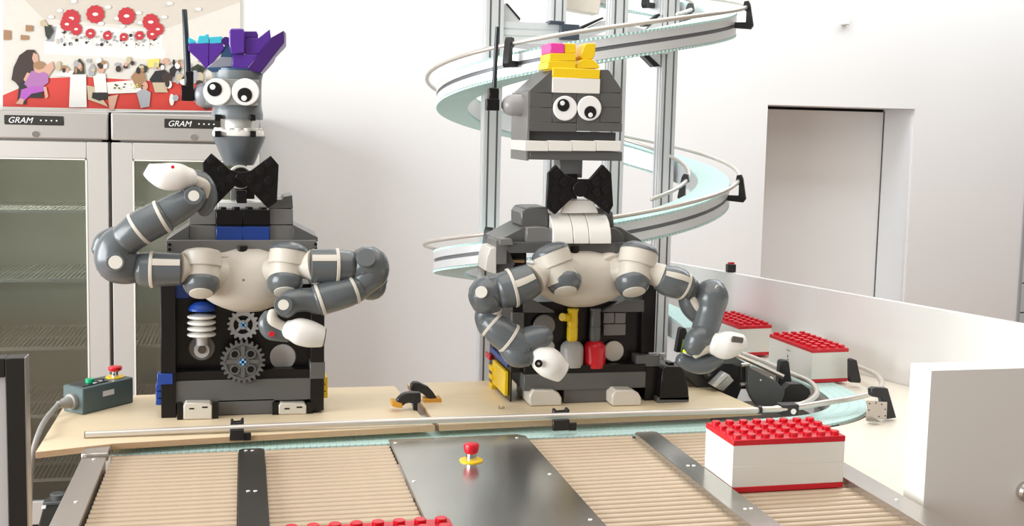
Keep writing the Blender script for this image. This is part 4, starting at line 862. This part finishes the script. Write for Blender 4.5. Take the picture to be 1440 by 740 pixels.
# drive machinery inside the bend
dm = thing('conveyor_drive', 'dark grey conveyor drive unit with motor inside the belt bend', 'machine', (1.4, 3.0, 0))
z4 = lambda pts: [(970+a/5.69, 470+b/5.69) for a, b in pts]
sp_ = MB(); sp_.ppoly(z4([(470,262),(560,310),(700,385),(770,460),(735,552),(640,582),(540,575),(500,520),(470,450)]), 2.93, 2.95); sp_.build('side_plate', mach, dm, .001)
PP('frame_bar', mach, dm, z4([(180,190),(340,168),(480,250),(470,300),(340,240),(200,240)]), 2.97, 3.0)
MB().tube([at(1030,497,2.94), at(1068,514,2.91), at(1102,530,2.88)], [.006]*3, 4, (0,0)).build('frame_edge', steel, dm)
PP('gearbox', mat('cast dark', (.05,.055,.055), .5, .2, noise=.3, nscale=20), dm, z4([(-60,300),(20,250),(180,190),(300,210),(400,250),(420,420),(380,520),(200,470),(60,420)]), 3.02, 3.12)
disc('pulley', blackp, dm, 994, 524, 3.0, 8, .012); disc('pulley_hub', mach, dm, 996, 526, 2.985, 3, .006)
PP('aluminium_block', alu, dm, z4([(175,410),(280,308),(318,325),(210,430)]), 2.96, 2.99); PP('aluminium_block', steel, dm, z4([(210,430),(318,325),(355,372),(265,460)]), 2.965, 2.99)
for (x, y) in ((1046,514),(1045,541)): MB().cyl(at(x-4,y,2.95), at(x+8,y-1,2.95), .0065, n=14).build('shaft', steel, dm)
PP('chain_guard', mat('guard dark', (.02,.016,.015), .5, noise=.2), dm, z4([(410,262),(480,262),(500,340),(480,440),(410,440)]), 2.955, 2.975)
PP('bend_housing', mat('guard dark', (.02,.016,.015), .5), dm, z4([(760,440),(800,400),(900,400),(960,440),(970,480),(920,540),(740,550)]), 2.93, 2.96)
for (x,y) in ((490,250),(575,262),(598,272),(650,345),(662,352),(568,368)): disc('screw', scrw, dm, 970+x/5.69, 470+y/5.69, 2.928, 1.3, .001)
MB().box(1.30, 1.50, 2.93, 3.05, 0, .80).build('pedestal', mach, dm)
MB().box(1.30, 1.63, 2.80, 3.22, .80, .83).build('shade_sheet', pan, dm)  # dark sheet added so the space under the machinery looks shaded
wr1 = [at(961,478,3.1), at(958,500,3.08), at(963,520,3.06), at(961,540,3.05)]
Q = [Vector(q) for q in cr([tuple(a) for a in wr1], 6)]; MB().tube(Q, [.0022]*len(Q), 8).build('green_wire', mat('green wire', (.12,.22,.05), .5, noise=.05), dm)
Q = [Vector(q) for q in cr([tuple(a) for a in (at(957,500,3.08), at(975,512,3.04), at(1005,507,3.02), at(1030,495,3.0))], 6)]; MB().tube(Q, [.0022]*len(Q), 8).build('black_wire', blackp, dm)
disc('indicator', mat('yellow led', (.7,.8,.02), .4, noise=.02, emit=(.6,.8,.0)), dm, 963, 494, 3.05, 2.5, .003)
# ------------------------------------------------------------------ white counter, parapet, block wall
zc = .890
outer = [onp(q, .058, 0) for q in [.60+.40*i/40 for i in range(41)]]
poly = [Vector((1.326,2.0,zc)), Vector((1.355,2.0,zc)), Vector((1.355,2.121,zc)), Vector((2.298,2.121,zc)), Vector((2.096,2.745,zc)), Vector((1.605,4.25,zc))]
ix = [p_ for p_ in outer if p_.x > 1.34]
poly += [Vector((p_.x,p_.y,zc)) for p_ in reversed(ix)]
poly.append(Vector((1.326, ix[0].y if ix else 2.66, zc)))
tag(MB().prism(poly, (0,0,-.03)).build('white_counter', cream, None, .001), 'cream white counter top to the right of the roller conveyor', 'counter')
ct = MB().box(1.40, 2.05, 2.13, 2.60, 0, zc-.032).build('counter_plinth', whitec); tag(ct, 'white plinth under the counter top', 'plinth')
# parapet
pd = (Vector((2.10,2.745,0))-Vector((1.625,4.2,0))).normalized(); pn = Vector((-pd.y, pd.x, 0)); pn = pn if pn.x > 0 else -pn
A0 = Vector((1.625,4.2,0))-pd*.25; A1 = Vector((2.10,2.745,0))+pd*.9
pp_ = MB().prism([A0, A1, A1+pn*.02, A0+pn*.02], (0,0,1.142)); par = pp_.build('parapet', mat('gloss white panel', (.82,.82,.81), .16, noise=.01, nscale=4), None, .001)
tag(par, 'long white glossy parapet panel behind the boxes at right', 'parapet')
bx = MB().box(1.357, 2.27, 2.045, 2.119, 0, 1.180).build('block_wall', whitec, None, .001); tag(bx, 'thick white upright panel in the right foreground', 'panel')
kb = thing('round_knob', 'round grey knob on the white foreground panel at the photo edge', 'knob', at(1440,690,2.045))
p_ = at(1440,690,2.045); r_ = 15*mpp(p_); MB().lathe(p_, (0,-1,0), [(0,r_*.9),(.006,r_),(.014,r_),(.020,r_*.8),(.021,r_*.5)], 28).build('knob_body', steel, kb)
# switch on parapet
SWY = 3.895; SWX = 2.10+(2.745-SWY)*.3265+.012
q = MB(); Yq = SWY; q.box(SWX-.016, SWX+.016, Yq-.010, Yq+.014, 1.1425, 1.172); sw = q.build('switch_box', blackp, None, .002); tag(sw, 'small black switch with red key on top of the white parapet', 'switch')
MB().box(SWX-.010, SWX+.010, Yq-.006, Yq+.008, 1.172, 1.179).build('red_key', bred, sw)
# ------------------------------------------------------------------ meal boxes
def mealbox(c, ang, W, Dp, Hh, label, logo=False):
    t = thing('brick_box', label, 'box', c, 'red and white brick boxes')
    R = Matrix.Rotation(ang, 4, 'Z')
    def bx_(x0,x1,y0,y1,z0,z1,name,m_,par):
        m2 = MB().box(x0,x1,y0,y1,z0,z1); m2.v = [R@v_+Vector(c) for v_ in m2.v]; return m2.build(name, m_, par, .0003 if m_ is bwhite else .0012)
    hw, hd_ = W/2, Dp/2; e = Hh
    bx_(-hw,hw,-hd_,hd_,0,e*.11,'base_plate',bred,t); n2 = bx_(-hw+.0008,hw-.0008,-hd_+.0008,hd_-.0008,e*.11,e*.4998,'white_brick',bwhite,t); bx_(-hw+.0008,hw-.0008,-hd_+.0008,hd_-.0008,e*.50,e*.89,'white_brick',bwhite,t)
    lid = bx_(-hw,hw,-hd_,hd_,e*.89,e,'lid',bred,t)
    o = None; r = W/8*.29; h = W/8*.24
    for i in range(8):
        for j in range(4):
            q_ = R@Vector((-hw+W*(i+.5)/8, -hd_+Dp*(j+.5)/4, e))+Vector(c)
            if o is None: o = MB().lathe(q_, (0,0,1), [(0,r),(h*.88,r),(h,r*.9)], 20).build('stud', bred, lid); off = WP[o.name]-q_
            else: dup(o, lid, q_+off)
    if logo:
        for (x, z, w_, h_) in ((-.02,.072,.012,.0025),(-.006,.072,.007,.0025),(-.013,.050,.004,.008),(-.016,.042,.012,.003)):
            bx_(x-0, x+w_, -hd_-.0004, -hd_+.001, z, z+h_, 'printed_mark', framem, n2)
    return t
tp = Vector((1.120, 2.175+.074, .9002)); mealbox(tp, 0, .257, .148, .1135, 'red and white brick box on the rollers, nearest fully visible one')
l0 = Vector((1.666,3.413,0)); f0 = Vector((1.679,3.147,0)); rr0 = Vector((1.804,3.132,0))
ang = math.atan2(f0.y-l0.y, f0.x-l0.x); dxy = (f0-l0).normalized(); nn = Vector((-dxy.y,dxy.x,0)); c2 = (l0+f0)/2+nn*.063
mealbox((c2.x,c2.y,.898), ang, .268, .126, .104, 'red and white brick box on the belt bend, with small printed marks', True)
c3 = atz(1050,500,.9)
ang3 = ang+.02; c3 = Vector((c2.x-.055, c2.y+.42, .898))
mealbox(c3, ang3, .268, .126, .104, 'red and white brick box farthest back, behind the robot hand')
pz = atz(632,729,1.012); mealbox((pz.x-.136, pz.y-.07, .9005), 0, .272, .138, .112, 'red brick box cut off by the bottom edge of the photo')
# ------------------------------------------------------------------ framed sign and equipment at left
fs = thing('framed_sign', 'white sign panel with thick black frame at the lower left edge', 'sign', (at(-60,600,1.45).x, 1.45, 0))
x1 = at(38,620,1.45).x; zt_ = at(20,504,1.45).z; fw = at(38,620,1.45).x-at(9,620,1.45).x; x0 = x1-.36; zb_ = .72
q = MB(); q.box(x1-fw,x1-.0015,1.45,1.475,zb_,zt_); q.box(x0,x0+fw,1.45,1.475,zb_,zt_); q.box(x0+fw,x1-fw,1.45,1.475,zt_-fw,zt_); q.box(x0+fw,x1-fw,1.45,1.475,zb_,zb_+fw); q.build('frame', framem, fs, .001)
MB().box(x1-.0015, x1, 1.45, 1.475, zb_, zt_).build('edge_trim', steel, fs); MB().box(x0+fw, x1-fw, 1.458, 1.470, zb_+fw, zt_-fw).build('sign_panel', signw, fs)
MB().box((x0+x1)/2-.03,(x0+x1)/2+.03,1.475,1.5,0,.9).build('stand_post', steel, fs); MB().box((x0+x1)/2-.2,(x0+x1)/2+.2,1.35,1.53,0,.015).build('stand_foot', steel, fs)
eq = thing('floor_case', 'black equipment case with white emblem low on the left below the board', 'case', (at(80,720,3.2).x, 3.3, 0))
tz = atz(80,705,.30); ez = .36
pa = [atz(62,708,ez), atz(48,760,ez), atz(110,760,ez), atz(128,700,ez)]
q = MB().prism(pa, (0,0,-ez)); q.build('case_body', framem, eq, .004)
q = MB().prism([atz(*k_,ez+.0025) for k_ in ((59,711),(65,710.5),(64,715),(58,715.5))], (0,0,-.002)).build('emblem', signw, eq)
pa = [atz(66,700,ez+.03), atz(60,706,ez+.03), atz(84,706,ez+.03), atz(92,698,ez+.03)]
MB().prism([atz(*k_,ez+.012) for k_ in ((62,703),(60,707),(126,703),(124,696),(75,697))], (0,0,-.012)).build('case_lid', mach, eq, .002)
MB().lathe(atz(81,695,ez+.03), (0,0,1), [(-.02,.022),(0,.024),(.004,.02)], 20).build('case_knob', mach, eq)
